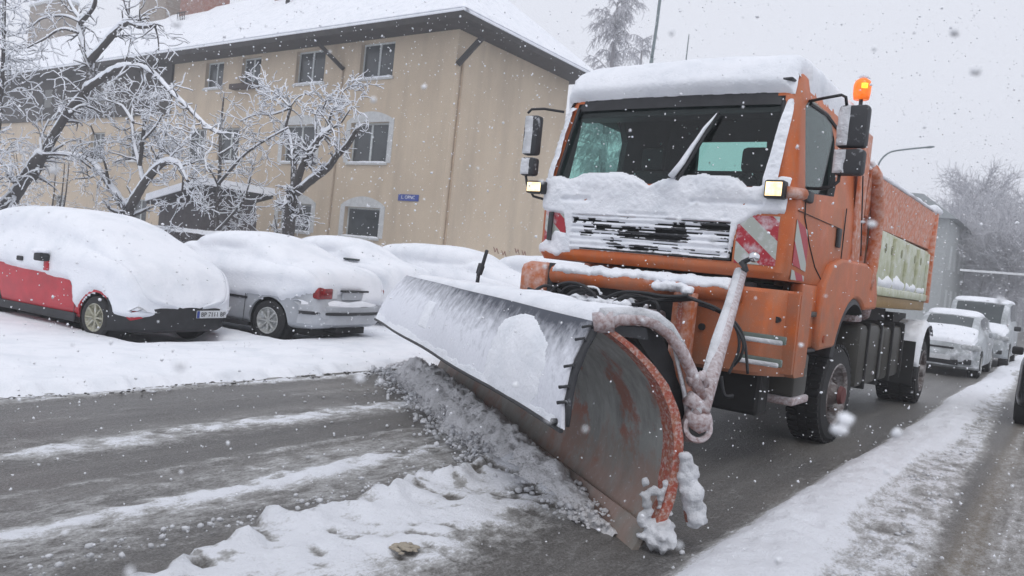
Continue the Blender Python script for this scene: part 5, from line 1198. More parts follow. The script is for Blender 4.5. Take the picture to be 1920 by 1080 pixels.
# --- white hatchback and white van queuing behind the truck, and a dark car at the right edge
VAN = [(-2.4, .80, .35, 1.0, 1.7, .72), (-2.3, .90, .28, 1.1, 1.88, .76), (-1.5, .94, .25, 1.12, 1.93, .78), (.2, .94, .25, 1.12, 1.93, .78), (.75, .94, .25, 1.12, 1.84, .74), (1.20, .93, .25, 1.10, 1.40, .72), (1.45, .92, .25, 1.08, 1.16, .74), (1.9, .89, .26, .98, 1.04, .70), (2.15, .82, .28, .84, .9, .66), (2.22, .76, .36, .68, .72, .60)]
def front_car(root, prf, paint, hw, r, xf, xr, ws0, ws1, big=False):
    S = car_surface(prf, 70); b = solid(S, "body", paint, root); cut_arches(b, xf, xr, r, hw); arch_liners(root, xf, xr, r, hw); car_wheels(root, xf, xr, hw, r, M.alloy)
    xsn = S[:, 0, 0]; i0 = int(np.argmin(abs(xsn - ws0))); i1 = int(np.argmin(abs(xsn - ws1))); tot = 2 * MS - 1
    gl = patch(S, min(i0, i1), max(i0, i1), int(MS * .80), tot - int(MS * .80) - 1, .006, "windscreen", M.car_glass, root)
    # side glass
    for a, b2 in ((int(MS * .60), int(MS * .72)), (tot - 1 - int(MS * .72), tot - 1 - int(MS * .60))):
        j = [int(np.argmin(abs(xsn - x))) for x in (xr + .1, ws0 - .12)]
        patch(S, min(j), max(j), a, b2, .006, "side_window", M.car_glass, root)
    L_ = prf[-1][0]
    # snow on roof and bonnet
    car_snow(S, root, lambda X, Y, Z: np.where(X < ws0 + .03, np.minimum(Z - (max(p[4] for p in prf) - .07), ws0 - X + .1), np.minimum(np.minimum(X - ws1 + .02, L_ - .16 - X), .07 + Z - np.interp(X, [p[0] for p in prf], [p[4] for p in prf]))), .02, topthick=.075, seed=prf[0][3])
    return S, gl
WC = empty("waiting_car", (0, 0, 0), label="white hatchback dusted with snow, queuing directly behind the truck", cat="car")
front_car(WC, SED[::1] if 0 else WAG, M.white_dirty, .83, .30, 1.35, -1.35, .45, .98)
def local_front(root, hw, L_, z_l, z_g, zb, paint):
    for s in (1, -1):
        MB().box((L_ - .36, s * (hw - .20) - .20, z_l - .06), (L_ - .02, s * (hw - .20) + .18, z_l + .07), .045).build("headlight", M.headlamp, root, local=True, smooth=30)
        MB().box((L_ - .12, s * (hw - .28) - .14, zb - .06), (L_ + .035, s * (hw - .28) + .12, zb + .06), .02).build("fog_lamp_recess", M.blackp, root, local=True, smooth=30)
        MB().box((.48 if hw < .9 else .95, s * (hw + .09) - .09, z_l + .24), (.60 if hw < .9 else 1.07, s * (hw + .09) + .09, z_l + .38), .03).build("wing_mirror", paint if hw < .9 else M.blackp, root, local=True, smooth=30)
    MB().box((L_ - .06, -.30, z_g - .02), (L_ + .005, .30, z_g + .02), .01).build("grille", M.blackp, root, local=True, smooth=30)
    MB().box((L_ - .02, -.42, zb - .10), (L_ + .05, .42, zb + .04), .02).build("lower_grille", M.blackp, root, local=True, smooth=30)
    MB().box((L_ + .045, -.26, zb + .0), (L_ + .07, .26, zb + .11), .005).build("number_plate", M.plate, root, local=True)
    vs = []; mb = MB()
    for t in np.linspace(-1, 1, 17):
        x = L_ + .03 - .30 * abs(t) ** 3; y = t * (hw - .02)
        for z, dx in ((zb - .18, -.08), (zb - .13, .01), (zb + .10, .02), (zb + .16, -.05)): vs.append((x + dx, y, z))
    mb.add(vs, [(i * 4 + k, i * 4 + k + 1, (i + 1) * 4 + k + 1, (i + 1) * 4 + k) for i in range(16) for k in range(3)]); mb.build("front_bumper", M.white_dirty, root, smooth=40, local=True, fix=False)
local_front(WC, .84, 2.13, .70, .66, .38, M.white_dirty)
WC.location = (-2.42, 20.5 + 2.0, 0); WC.rotation_euler = (0, 0, R(-90))
VC = empty("waiting_van", (0, 0, 0), label="taller white van with black wing mirror, queuing behind the white hatchback", cat="van")
front_car(VC, VAN, M.white_dirty, .94, .33, 1.45, -1.5, .72, 1.38); local_front(VC, .94, 2.2, .84, .80, .45, M.white_dirty)
VC.location = (-2.30, 28.4, 0); VC.rotation_euler = (0, 0, R(-90))
DC = empty("passing_car", (0, 0, 0), label="dark car cut off by the right edge, next to the snow ridge", cat="car")
S_, _ = front_car(DC, HATCH, M.dark_paint, .82, .30, 1.15, -1.15, .5, 1.0); MB().box((.30, .84, .92), (.42, 1.0, 1.05), .03).build("wing_mirror", M.blackp, DC, local=True, smooth=30)
DC.location = (.26, 14.7, 0); DC.rotation_euler = (0, 0, R(90))

# ================================================================ BUILDING
BX, BY = -19.25, 21.7; BLX, BRY = -66., 29.4; EZ = 9.93; OV = 1.05
B = empty("apartment_house", (BX, BY, 0), label="long beige three-storey house with snow-laden hipped roof behind the parked cars", cat="building")
def wall_grid(name, x0, x1, z0, z1, holes, mat, y=BY, th=.35):
    xs_ = sorted(set([x0, x1] + [h[0] for h in holes] + [h[1] for h in holes])); zs_ = sorted(set([z0, z1] + [h[2] for h in holes] + [h[3] for h in holes])); mb = MB()
    for i in range(len(xs_) - 1):
        for j in range(len(zs_) - 1):
            cx, cz = (xs_[i] + xs_[i + 1]) / 2, (zs_[j] + zs_[j + 1]) / 2
            if any(h[0] < cx < h[1] and h[2] < cz < h[3] for h in holes): continue
            mb.add([(xs_[i], y, zs_[j]), (xs_[i + 1], y, zs_[j]), (xs_[i + 1], y, zs_[j + 1]), (xs_[i], y, zs_[j + 1])], [(0, 1, 2, 3)])
    for h in holes:
        a, b, c, d = h; mb.add([(a, y, c), (b, y, c), (b, y, d), (a, y, d), (a, y + th, c), (b, y + th, c), (b, y + th, d), (a, y + th, d)], [(0, 4, 5, 1), (1, 5, 6, 2), (2, 6, 7, 3), (3, 7, 4, 0)])
    return mb.build(name, mat, B, fix=False)
W3 = [(-24.42, -22.50, 8.40, 9.84), (-28.52, -26.60, 8.40, 9.84), (-32.50, -31.05, 8.55, 9.84), (-35.45, -33.95, 8.55, 9.84)]
W2 = [(-24.60, -22.40, 5.0, 6.62), (-28.95, -26.75, 5.0, 6.62), (-33.9, -32.2, 5.0, 6.6), (-36.6, -34.9, 5.0, 6.6), (-42.2, -40.6, 5.0, 6.6), (-46.5, -44.9, 5.0, 6.6), (-53, -51.4, 5, 6.6)]
W1 = [(-24.50, -22.45, 2.0, 3.2), (-28.8, -26.6, 2.0, 3.2), (-36.0, -34.2, 1.2, 2.95), (-41.5, -39.8, 1.2, 2.95), (-50.5, -49, 1.2, 2.9)]
W3L = [(-45.6, -44.6, 8.2, 9.3), (-52.6, -51.6, 8.2, 9.3)]
XD = -38.3
wall_grid("front_wall", XD, BX, 0, EZ + .15, W3 + [h for h in W2 + W1 if h[0] > XD], M.facade)
wall_grid("left_wall", BLX, XD, 0, 7.4, [h for h in W2 + W1 if h[1] < XD], M.facade)
wall_grid("timber_upper_wall", BLX, XD, 7.4, EZ + .15, W3L, M.dark_wood, y=BY - .12)
bd_ = MB()
for k in range(9): MB().box((BLX, BY - .16, 7.42 + k * .33), (XD, BY - .12, 7.42 + k * .33 + .29)).build("timber_board", M.dark_wood, B) if False else None
MB().add([(BX, BY, 0), (BX, BRY, 0), (BX, BRY, EZ + .15), (BX, BY, EZ + .15)], [(0, 1, 2, 3)]).build("side_wall", M.facade, B, fix=False)
MB().add([(BX, BRY, 0), (BLX, BRY, 0), (BLX, BRY, EZ + .15), (BX, BRY, EZ + .15), (BLX, BY, 0), (BLX, BY, EZ + .15)], [(0, 1, 2, 3), (1, 4, 5, 2)]).build("rear_wall", M.facade, B, fix=False)
def window(h, arched=False, surround=True, mull=1, trans=False):
    a, b, c, d = h; y = BY
    f = MB(); ft = .07
    f.box((a, y + .17, c), (b, y + .23, c + ft)); f.box((a, y + .17, d - ft), (b, y + .23, d)); f.box((a, y + .171, c + ft), (a + ft, y + .229, d - ft)); f.box((b - ft, y + .171, c + ft), (b, y + .229, d - ft))
    for k in range(mull): x = a + (b - a) * (k + 1) / (mull + 1); f.box((x - .05, y + .165, c + ft), (x + .05, y + .225, d - ft))
    if trans: f.box((a + ft, y + .175, c + (d - c) * .68), (b - ft, y + .222, c + (d - c) * .68 + .05))
    fo = f.build("window", M.frame_grey, B)
    n = mull + 1
    for k in range(n): MB().box((a + (b - a) * k / n + .04, y + .195, c + .04), (a + (b - a) * (k + 1) / n - .04, y + .205, d - .04)).build("pane", M.house_glass, fo)
    MB().box((a - .08, y - .07, c - .09), (b + .08, y + .03, c - .002), .01).build("sill", M.surround, fo)
    sn_ = np.linspace(a - .04, b + .04, 12); MB().tube([(x, y - .02, c + .012) for x in sn_], [.02] + [.055 + random.uniform(-.012, .02) for _ in sn_[2:]] + [.02], 7, flat=.8, jit=.2).build("sill_snow", M.snow, fo, smooth=True)
    if surround:
        s = MB(); w = .26; x0, x1 = a - w, b + w; n_ = 14; out = [(x0, c), (x0, d + .06)]
        for k in range(n_ + 1): t = k / n_; out.append((x0 + (x1 - x0) * t, d + .06 + .38 * math.sin(math.pi * t) ** .8 if arched else d + .25))
        out += [(x1, c)]; inn = [(b, c), (b, d), (a, d), (a, c)]
        # band built as quads
        s.box((x0, y - .022, c), (a - .003, y + .0, d + .05)); s.box((b + .003, y - .022, c), (x1, y + .0, d + .05))
        top = out[1:-1]; poly = [(x, y - .024, z) for x, z in top] + [(x1, y - .024, d + .003), (x0, y - .024, d + .003)]
        s.prism(poly, (0, .026, 0)); s.build("surround", M.surround, fo)
    return fo
for h in W3: window(h, surround=False)
for h in W2[:2]: window(h, True, mull=1, trans=False)
for h in W2[2:]: window(h, surround=False, trans=True)
for h in W1[:2]: window(h, True, mull=0)
for h in W1[2:]: window(h, surround=False)
for h in W3L: a, b, c, d = h; MB().box((a, BY - .1, c), (b, BY + .1, d)).build("shutter", simple("grey_shutter", (.2, .2, .19), .8), B)
for (x0, x1, z0, z1) in (W3[0], W3[1], W3[3]):   # left reveals catch the light
    pass
MB().box((-32.9, BY - .35, 8.34), (-31.0, BY - .02, 8.58), .03).build("window_box", simple("window_box_wood", (.06, .045, .04), .8), B, smooth=30)
# eaves, soffit, roof, snow
ez = EZ
RZ = EZ + 4.3; ry = (BY + BRY) / 2; hipx = BX - (BRY - BY) / 2
def hip(z0, zr, ov, th):
    x0, x1, y0, y1 = BLX - ov, BX + ov, BY - ov, BRY + ov
    A = [(x0, y0, z0), (x1, y0, z0), (x1, y1, z0), (x0, y1, z0), (hipx, ry, zr), (x0 + 5, ry, zr)]
    mb = MB().add(A, [(0, 1, 4, 5), (1, 2, 4), (2, 3, 5, 4), (3, 0, 5), (0, 3, 2, 1)]); return mb
hip(ez + .17, RZ, OV, 0).build("roof", M.soffit, B)
MB().box((BLX - OV, BY - OV - .04, ez + .02), (BX + OV + .04, BY - OV, ez + .28), .0).build("fascia_board", M.soffit, B)
MB().box((BX + OV, BY - OV, ez + .02), (BX + OV + .04, BRY + OV, ez + .24), .0).build("fascia_board", M.soffit, B)
MB().box((BLX - OV, BY - OV, ez + .02), (BX + OV, BY - .01, ez + .10)).build("soffit", M.soffit, B)
MB().box((BX + .01, BY - .01, ez + .02), (BX + OV, BRY + OV, ez + .10)).build("soffit", M.soffit, B)
sm = hip(ez + .38, RZ + .28, OV + .08, 0)
so = sm.build("roof_snow", M.snow, B)
md = so.modifiers.new("b", 'BEVEL'); md.width = .10; md.segments = 2
MB().box((BLX - OV, BY - OV - .06, ez + .24), (BX + OV + .06, BY - OV + .3, ez + .36), .05).build("eaves_snow", M.snow, B, smooth=True)
MB().box((BX + OV - .3, BY - OV, ez + .24), (BX + OV + .06, BRY + OV, ez + .36), .05).build("eaves_snow", M.snow, B, smooth=True)
# braces under the eaves and downpipes
MB().bar((-26.3, BY - .95, 9.95), (-25.35, BY - .03, 8.85), .14, .16).build("eaves_brace", M.soffit, B)
MB().bar(at_x(905, 70, BX + .85) , at_x(858, 121, BX + .06), .16, .18).build("eaves_brace", M.soffit, B)
MB().tube([(BX + .06, BY + .35, 9.0), (BX + .06, BY + .3, .2)], .045, 8).build("downpipe", simple("pipe_beige", (.40, .30, .21), .7), B)
MB().tube([(-25.4, BY - .05, 9.0), (-25.3, BY - .05, 6.0), (-25.4, BY - .05, .2)], .035, 8).build("downpipe", simple("pipe_beige2", (.38, .30, .22), .7), B)
# graffiti ring and scrawl low on the side wall
gg = MB(); c0 = at_x(848, 474, BX + .012)
gg.tube([c0 + Vector((0, .30 * math.cos(t), .26 * math.sin(t))) for t in np.linspace(0, 2 * math.pi, 20)], .028, 5, False, flat=.2)
for (u, v) in ((925, 470), (940, 476), (965, 472), (978, 476)):
    c1 = at_x(u, v, BX + .012); gg.tube([c1 + Vector((0, .0, .15)), c1 + Vector((0, .12, -.05)), c1 + Vector((0, .22, .12)), c1 + Vector((0, .35, -.1))], .02, 5, flat=.2)
gg.build("graffiti", M.graffiti, B)
# chimneys (bases on the roof)
def roofz(y): return ez + .38 + (RZ + .28 - ez - .38) * (y - (BY - OV)) / (ry - (BY - OV))
def chimney(u0, u1, vb, vt, mat, yb=24.6, fence=False):
    p = at_y(u0, vb, yb); q = at_y(u1, vb, yb); t = at_y((u0 + u1) / 2, vt, yb); x0, x1 = p.x, q.x; zb = roofz(yb) - .8
    c = MB().box((x0, yb, zb), (x1, yb + 1.3, max(t.z, zb + 2.5))).build("chimney", mat, B)
    MB().box((x0 - .08, yb - .08, max(t.z, zb + 2.5)), (x1 + .08, yb + 1.38, max(t.z, zb + 2.5) + .16), .03).build("chimney_cap", M.surround, c, smooth=30)
    MB().box((x0 - .08, yb - .08, max(t.z, zb + 2.5) + .16), (x1 + .08, yb + 1.38, max(t.z, zb + 2.5) + .34), .07).build("chimney_snow", M.snow, c, smooth=True)
chimney(52, 106, 72, 8, M.brick_old, 25.4); chimney(260, 309, 28, -40, M.brick_old, 25.0); chimney(336, 389, 34, -60, M.brick, 25.0); chimney(514, 560, 12, -60, M.brick, 24.6)
vp = at_y(537, 30, 24.0); MB().cyl((vp.x, 24.0, roofz(24) - .3), (vp.x, 24.0, roofz(24) + .45), .10, 12).build("vent_pipe", M.chassis, B)
vp = at_y(332, 40, 24.3); gf = MB()
for k in range(5): gf.cyl((vp.x + k * .18, 24.3, roofz(24.3) - .2), (vp.x + k * .18, 24.3, roofz(24.3) + .5), .025, 6)
gf.bar((vp.x - .1, 24.3, roofz(24.3) + .45), (vp.x + .85, 24.3, roofz(24.3) + .45), .04, .04); gf.build("roof_rail", M.chassis, B)
# blue street sign
sp = at_y(748, 364, BY); sq = at_y(785, 377, BY)
SG = MB().box((sp.x, BY - .035, sq.z - .02), (sq.x, BY - .005, sp.z), .006).build("street_sign", M.sign_blue, None, loc=((sp.x + sq.x) / 2, BY, (sp.z + sq.z) / 2))
tag(SG, "small blue street name sign with white letters on the beige wall", "sign")
text_mesh("L. OPNC", .19, "lettering", M.white_sign, SG, Matrix.Translation((0, -.038, 0)) @ Matrix.Rotation(R(90), 4, 'X'))

# small hut with snowy roof
hx, hy_ = -28.6, 17.0
H = empty("garden_hut", (hx, hy_, 0), label="small dark hut with a snow-covered sloping roof among the bare trees", cat="hut")
MB().box((hx - 1.6, hy_, 0), (hx + 1.5, hy_ + 2.4, 2.5)).build("wall", M.hut, H)
MB().prism([(hx - 1.9, hy_ - .4, 2.45), (hx + 1.9, hy_ - .4, 3.2), (hx + 1.9, hy_ - .4, 3.32), (hx - 1.9, hy_ - .4, 2.57)], (0, 3.2, 0)).build("roof", M.soffit, H)
MB().prism([(hx - 1.95, hy_ - .45, 2.57), (hx + 1.95, hy_ - .45, 3.33), (hx + 1.9, hy_ - .45, 3.62), (hx - 1.9, hy_ - .45, 2.86)], (0, 3.3, 0)).build("roof_snow", M.snow, H)
MB().prism([(hx - 1.6, hy_ + .01, 2.5), (hx + 1.5, hy_ + .01, 2.5), (hx + 1.5, hy_ + .01, 3.15)], (0, 2.3, 0)).build("gable", M.hut, H)

# ================================================================ TREES
def rot_dir(d, ang):
    ax = Vector((random.gauss(0, 1), random.gauss(0, 1), random.gauss(0, 1))); ax = (ax - d * ax.dot(d)).normalized(); return (d * math.cos(ang) + ax * math.sin(ang)).normalized()
def smooth_path(p, n=5):
    out = []
    for i in range(len(p) - 1):
        p0 = p[max(i - 1, 0)]; p1 = p[i]; p2 = p[i + 1]; p3 = p[min(i + 2, len(p) - 1)]
        for t in np.linspace(0, 1, n + 1)[:-1]: out.append(.5 * ((2 * p1) + (p2 - p0) * t + (2 * p0 - 5 * p1 + 4 * p2 - p3) * t * t + (3 * p1 - p0 - 3 * p2 + p3) * t ** 3))
    out.append(p[-1]); return out
def twig(wood, snw, p, d, L_, r, depth, droop=.0, snowk=1.0, minr=.006):
    n = 5; pts = [p.copy()]; q = p.copy()
    for k in range(n):
        d = (d + Vector((random.gauss(0, .27), random.gauss(0, .27), random.gauss(0, .24) - droop))).normalized(); q = q + d * L_ / n; pts.append(q.copy())
    rr = [max(r * (1 - .7 * k / n), minr) for k in range(n + 1)]
    wood.tube(pts, rr, 4, False)
    if snowk > 0: snw.tube([x + Vector((0, 0, rr[i] * .75 + .009)) for i, x in enumerate(pts)], [max(.015, a * 1.05) * snowk for a in rr], 4, False, jit=.35)
    if depth > 0:
        for k in range(random.randint(3, 5)):
            i = random.randint(1, n); twig(wood, snw, pts[i], rot_dir(d, R(random.uniform(25, 65))), L_ * random.uniform(.45, .75), rr[i] * .7, depth - 1, droop, snowk, minr)
def sculpt_tree(name, label, base_y, limbs, root_px, twigs=3, tl=1.1, depth=2, droop=.02, snowk=1.0, jitter=.8, seed=0, minr=.007, group=None):
    """limbs: list of ([(u,v)...], r0, r1, dy) – the limbs seen from the street, spread in depth by dy"""
    random.seed(seed)
    rp = at_y(*root_px, base_y); g = empty(name, (rp.x, base_y, 0), label=label, cat="tree", group=group)
    trunk = MB(); tw = MB(); sn = MB()
    for pts, r0, r1, dy in limbs:
        P = []
        for k, (u, v) in enumerate(pts): P.append(at_y(u, v, base_y + dy * k / max(1, len(pts) - 1)))
        P = smooth_path(P, 5); n = len(P); rr = [r0 + (r1 - r0) * k / (n - 1) for k in range(n)]
        trunk.tube(P, [a * (1 + .1 * random.uniform(-1, 1)) for a in rr], 8)
        # snow on the upper side, thicker where the limb lies flat
        sp_, sr_ = [], []
        for k in range(n):
            d = (P[min(k + 1, n - 1)] - P[max(k - 1, 0)]).normalized(); flat_ = 1 - abs(d.z) * .75
            lat = Vector((-.5, -.6, 0)) * rr[k] * .35
            sp_.append(P[k] + Vector((0, 0, rr[k] * .62 + .01)) + lat); sr_.append((rr[k] * .85 + .012) * (.35 + .75 * flat_) * snowk)
        sn.tube(sp_, sr_, 7, True, jit=.18)
        for k in range(1, n):
            for _ in range(twigs if k > n * .25 else 0):
                if rnd() < .55: 
                    d = (P[k] - P[k - 1]).normalized(); dd = rot_dir(d, R(random.uniform(35, 85))); dd.y *= jitter
                    twig(tw, sn, P[k], dd.normalized(), tl * random.uniform(.5, 1.2), max(rr[k] * .4, .010), depth, droop, snowk, minr)
    trunk.build("trunk", M.bark, g, smooth=True, fix=False); tw.build("branches", M.bark, g, smooth=True, fix=False); sn.build("branch_snow", M.snow, g, smooth=True, fix=False)
    return g
# big old tree, far left (u,v are where its limbs are seen; it stands about 12 m up the verge)
sculpt_tree("fruit_tree", "tall bare tree with forked dark trunk and snow-lined limbs, in front of the roof", 11.5,
    [([(-30, 470), (0, 400), (30, 365), (60, 315), (80, 290)], .24, .17, 0), ([(60, 335), (90, 275), (125, 215), (150, 185), (168, 160)], .15, .12, .6), ([(168, 165), (170, 140), (171, 112)], .12, .11, .2),
     ([(171, 112), (158, 85), (148, 55), (152, 40), (138, 18), (120, -15)], .11, .05, .8), ([(152, 42), (175, 15), (180, -10)], .07, .045, -.6), ([(171, 112), (195, 85), (215, 62), (240, 42), (262, 50), (290, 48)], .11, .05, -.9),
     ([(152, 42), (120, 30), (80, 35), (60, 50)], .045, .02, 1.2), ([(148, 62), (115, 55), (80, 75), (50, 90)], .04, .02, -1.2), ([(240, 42), (262, 36), (280, 34)], .04, .02, .6), ([(290, 48), (296, 70), (298, 95)], .03, .012, .4),
     ([(165, 165), (195, 145), (225, 128), (255, 127), (280, 133), (300, 150), (320, 172), (350, 200), (385, 235), (410, 250)], .10, .03, -1.6), ([(128, 215), (150, 200), (170, 202), (190, 212)], .05, .025, 1.0),
     ([(80, 290), (76, 265), (82, 245), (92, 225)], .05, .03, .7), ([(128, 215), (120, 190), (122, 170)], .03, .015, -.7), ([(80, 290), (120, 290), (150, 300), (170, 315)], .05, .03, 1.5)],
    (0, 400), twigs=1, tl=.8, depth=1, droop=.05, seed=11)
sculpt_tree("fruit_tree", "bare tree forking low beside the hut, thick snow on both arching limbs", 13.5,
    [([(236, 440), (238, 415), (240, 392)], .24, .20, 0), ([(238, 395), (222, 370), (205, 345), (188, 322), (168, 300), (140, 292), (100, 287)], .16, .05, .8), ([(240, 395), (255, 370), (270, 345), (290, 320), (310, 305), (335, 308), (352, 340)], .17, .05, -.8),
     ([(270, 345), (262, 310), (252, 270), (248, 230), (250, 200)], .09, .05, .9), ([(262, 310), (268, 260), (272, 215), (275, 185)], .07, .04, -.4), ([(290, 320), (298, 300), (302, 280), (310, 265)], .07, .05, .4), ([(302, 285), (312, 240), (318, 205)], .03, .012, .4),
     ([(250, 230), (230, 200), (205, 190), (190, 180)], .05, .02, 1.2), ([(262, 270), (290, 240), (305, 215)], .04, .02, -1.0), ([(345, 320), (340, 370), (330, 400)], .04, .02, .2), ([(205, 345), (195, 300), (180, 260), (170, 235)], .05, .02, -.8)],
    (238, 440), twigs=1, tl=.9, depth=2, droop=.02, seed=5)
sculpt_tree("fruit_tree", "slender young tree with dense snowy twigs between the hut and the windowed wall", 15.5,
    [([(403, 470), (405, 430), (408, 380), (412, 320), (413, 265), (415, 230), (420, 175)], .10, .025, .3), ([(405, 435), (425, 415), (450, 385), (462, 360), (470, 330), (475, 300)], .06, .02, .8), ([(408, 345), (395, 320), (372, 285)], .04, .02, -.4),
     ([(410, 345), (440, 310), (465, 285), (500, 262), (540, 240)], .05, .02, -1.2), ([(411, 320), (385, 305), (362, 300)], .03, .015, .7), ([(412, 290), (440, 270), (460, 240)], .04, .015, .9), ([(411, 400), (390, 390), (375, 380)], .02, .01, 0)],
    (404, 440), twigs=2, tl=.75, depth=1, droop=-.02, seed=9, snowk=.9)
sculpt_tree("pollarded_tree", "pollarded tree with three stout dark arms, snow along each, against the beige wall", 15.0,
    [([(538, 470), (541, 430), (546, 385), (552, 358)], .20, .15, 0), ([(550, 362), (551, 320), (549, 285), (543, 255), (535, 238)], .10, .07, .5), ([(554, 360), (562, 325), (575, 296), (590, 275), (605, 255), (622, 243)], .11, .08, -.5), ([(556, 362), (585, 338), (615, 315), (632, 292), (652, 272), (672, 240)], .12, .07, .4),
     ([(535, 238), (541, 215), (545, 200), (540, 185)], .05, .04, .3), ([(543, 205), (520, 190), (500, 178), (480, 170)], .035, .012, .4), ([(543, 200), (525, 182), (510, 172), (488, 162)], .03, .01, -.4), ([(540, 205), (510, 215), (480, 215), (450, 228)], .03, .012, .5), ([(545, 200), (560, 182), (590, 172)], .025, .01, .4),
     ([(592, 272), (592, 240), (592, 215), (600, 200)], .045, .02, .3), ([(614, 248), (618, 225), (622, 208)], .05, .025, -.3), ([(600, 215), (612, 190), (618, 178)], .025, .012, 0), ([(635, 290), (636, 250), (632, 215), (632, 180)], .03, .015, .4), ([(640, 230), (650, 215), (660, 200)], .025, .015, 0), ([(636, 195), (645, 170), (665, 160), (690, 160)], .018, .010, .3)],
    (541, 430), twigs=2, tl=.55, depth=1, droop=.0, seed=21, snowk=1.05)
# low twiggy shrub under the pollard, hedge behind the cars
def shrub(name, label, c, h, w, n, seed, mat_s=1.0, cat="shrub", L_=1.0, depth=2, z0=0.0):
    random.seed(seed); g = empty(name, c, label=label, cat=cat); a, s = MB(), MB()
    for i in range(n):
        hz_ = random.random() ** .8 * h; sp = w * (1.1 - .55 * hz_ / h)
        p = Vector(c) + Vector((random.uniform(-sp, sp), random.uniform(-sp * .5, sp * .5), hz_)); d = Vector((random.gauss(0, .8), random.gauss(0, .6), .35)).normalized()
        twig(a, s, p, d, L_ * random.uniform(.6, 1.1), .014, depth, .04, mat_s, .006)
    for i in range(max(3, n // 14)):
        x0 = random.uniform(-w * .7, w * .7); a.tube(smooth_path([Vector(c) + Vector((x0, 0, -.1)), Vector(c) + Vector((x0 * 1.1, .1, h * .5)), Vector(c) + Vector((x0 * 1.3, -.1, h * .95))], 3), [.06 - .05 * k / 6 for k in range(7)], 5)
    a.build("branches", M.bark, g, smooth=True, fix=False); s.build("branch_snow", M.snow, g, smooth=True, fix=False)
c = at_y(545, 440, 16.5); shrub("bare_shrub", "tangled bare shrub round the foot of the pollarded tree", (c.x, 16.5, 0.2), 2.3, 1.0, 16, 3, .8, L_=.9)
c = at_y(470, 440, 17.5); shrub("bare_shrub", "low snowy shrub left of the pollarded tree", (c.x, 17.5, 0.2), 1.7, 1.8, 14, 4, .8, L_=.9)
c = at_y(90, 330, 17.5); shrub("bare_shrub", "dense snow-frosted thicket at the left behind the tall tree", (c.x - 1, 17.5, 0.2), 5.0, 4.5, 70, 6, .85, L_=1.1)
c = at_y(0, 300, 10.5); shrub("snowy_conifer", "snow-clogged feathery tree cut off by the left edge", (c.x - .9, 10.5, 0.8), 8.5, 1.5, 190, 8, 1.15, "tree", L_=.75, depth=1)
hc = at_y(350, 440, 15.0); random.seed(12); hg = MB(); hs_ = MB()
HG = empty("low_hedge", (hc.x, 15, 0), label="low clipped hedge capped with snow behind the parked cars", cat="hedge")
for i in range(900):
    p = Vector((hc.x + random.uniform(-5, 5), 15 + random.uniform(-.5, .5), random.uniform(.2, 1.45))); d = Vector((random.gauss(0, 1), random.gauss(0, 1), random.gauss(0, 1))).normalized()
    hg.tube([p, p + d * .16, p + d * .3], [.012, .010, .006], 3, False)
hg.build("leafless_stems", M.bark, HG, fix=False)
U_, V_ = np.meshgrid(np.linspace(-5.1, 5.1, 160), np.linspace(-.6, .6, 20), indexing='ij')
MB().grid(np.stack([hc.x + U_, 15 + V_, 1.62 - .5 * np.abs(V_) ** 2.5 + .06 * fbm(U_ * 2, V_ * 2)], -1)).build("hedge_snow", M.snow, HG, smooth=True, fix=False)
# far bare trees
def far_tree(name, label, u, vtop, dist, wid, seed, weep=False, dens=1.0, group=None, mat=None):
    random.seed(seed); r = ray(u, vtop); r = r / np.hypot(r[0], r[1]); top = np.array([0, 0, CAMH]) + r * dist; x, y, H_ = top
    g = empty(name, (x, y, 0), label=label, cat="tree", group=group); tr = MB(); br = MB()
    tr.tube([(x, y, -.1), (x + .1, y, H_ * .5), (x, y, H_ * .97)], [H_ * .022, H_ * .013, H_ * .003], 7)
    for i in range(int(46 * dens)):
        t = random.uniform(.22, .98); p = Vector((x, y, H_ * t)); a = random.uniform(0, 2 * math.pi); up = .9 if not weep else .6
        ln = wid * (1.15 - abs(t - .5) * 1.1) * random.uniform(.6, 1); d = Vector((math.cos(a), math.sin(a), up)).normalized(); P = [p]; q = p.copy()
        for k in range(5):
            d = (d + Vector((random.gauss(0, .15), random.gauss(0, .15), random.gauss(.0, .1) - (.22 if weep and k > 1 else 0)))).normalized(); q = q + d * ln / 5; P.append(q.copy())
        br.tube(P, [.07 * H_ / 18, .05 * H_ / 18, .035, .03, .022, .015], 4, False)
        for k in range(1, 6):
            for _ in range(5):
                d2 = rot_dir(d, R(random.uniform(20, 70)));
                if weep: d2 = (d2 + Vector((0, 0, -1.1))).normalized()
                l2 = ln * random.uniform(.18, .38); P2 = [P[k], P[k] + d2 * l2 * .5, P[k] + d2 * l2 + Vector((0, 0, -.15 * l2 if weep else .1 * l2))]
                br.tube(P2, [.028, .02, .012], 3, False)
                for _ in range(3):
                    d3 = rot_dir(d2, R(random.uniform(20, 60))); m_ = P2[random.randint(0, 2)]; br.tube([m_, m_ + d3 * l2 * .45], [.018, .010], 3, False)
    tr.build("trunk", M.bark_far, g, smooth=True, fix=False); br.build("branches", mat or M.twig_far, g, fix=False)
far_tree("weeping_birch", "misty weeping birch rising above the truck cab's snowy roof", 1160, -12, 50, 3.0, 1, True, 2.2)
far_tree("weeping_birch", "faint smaller birch just right of the taller birch, behind the lamp post", 1207, 62, 62, 2.4, 2, True, 1.3)
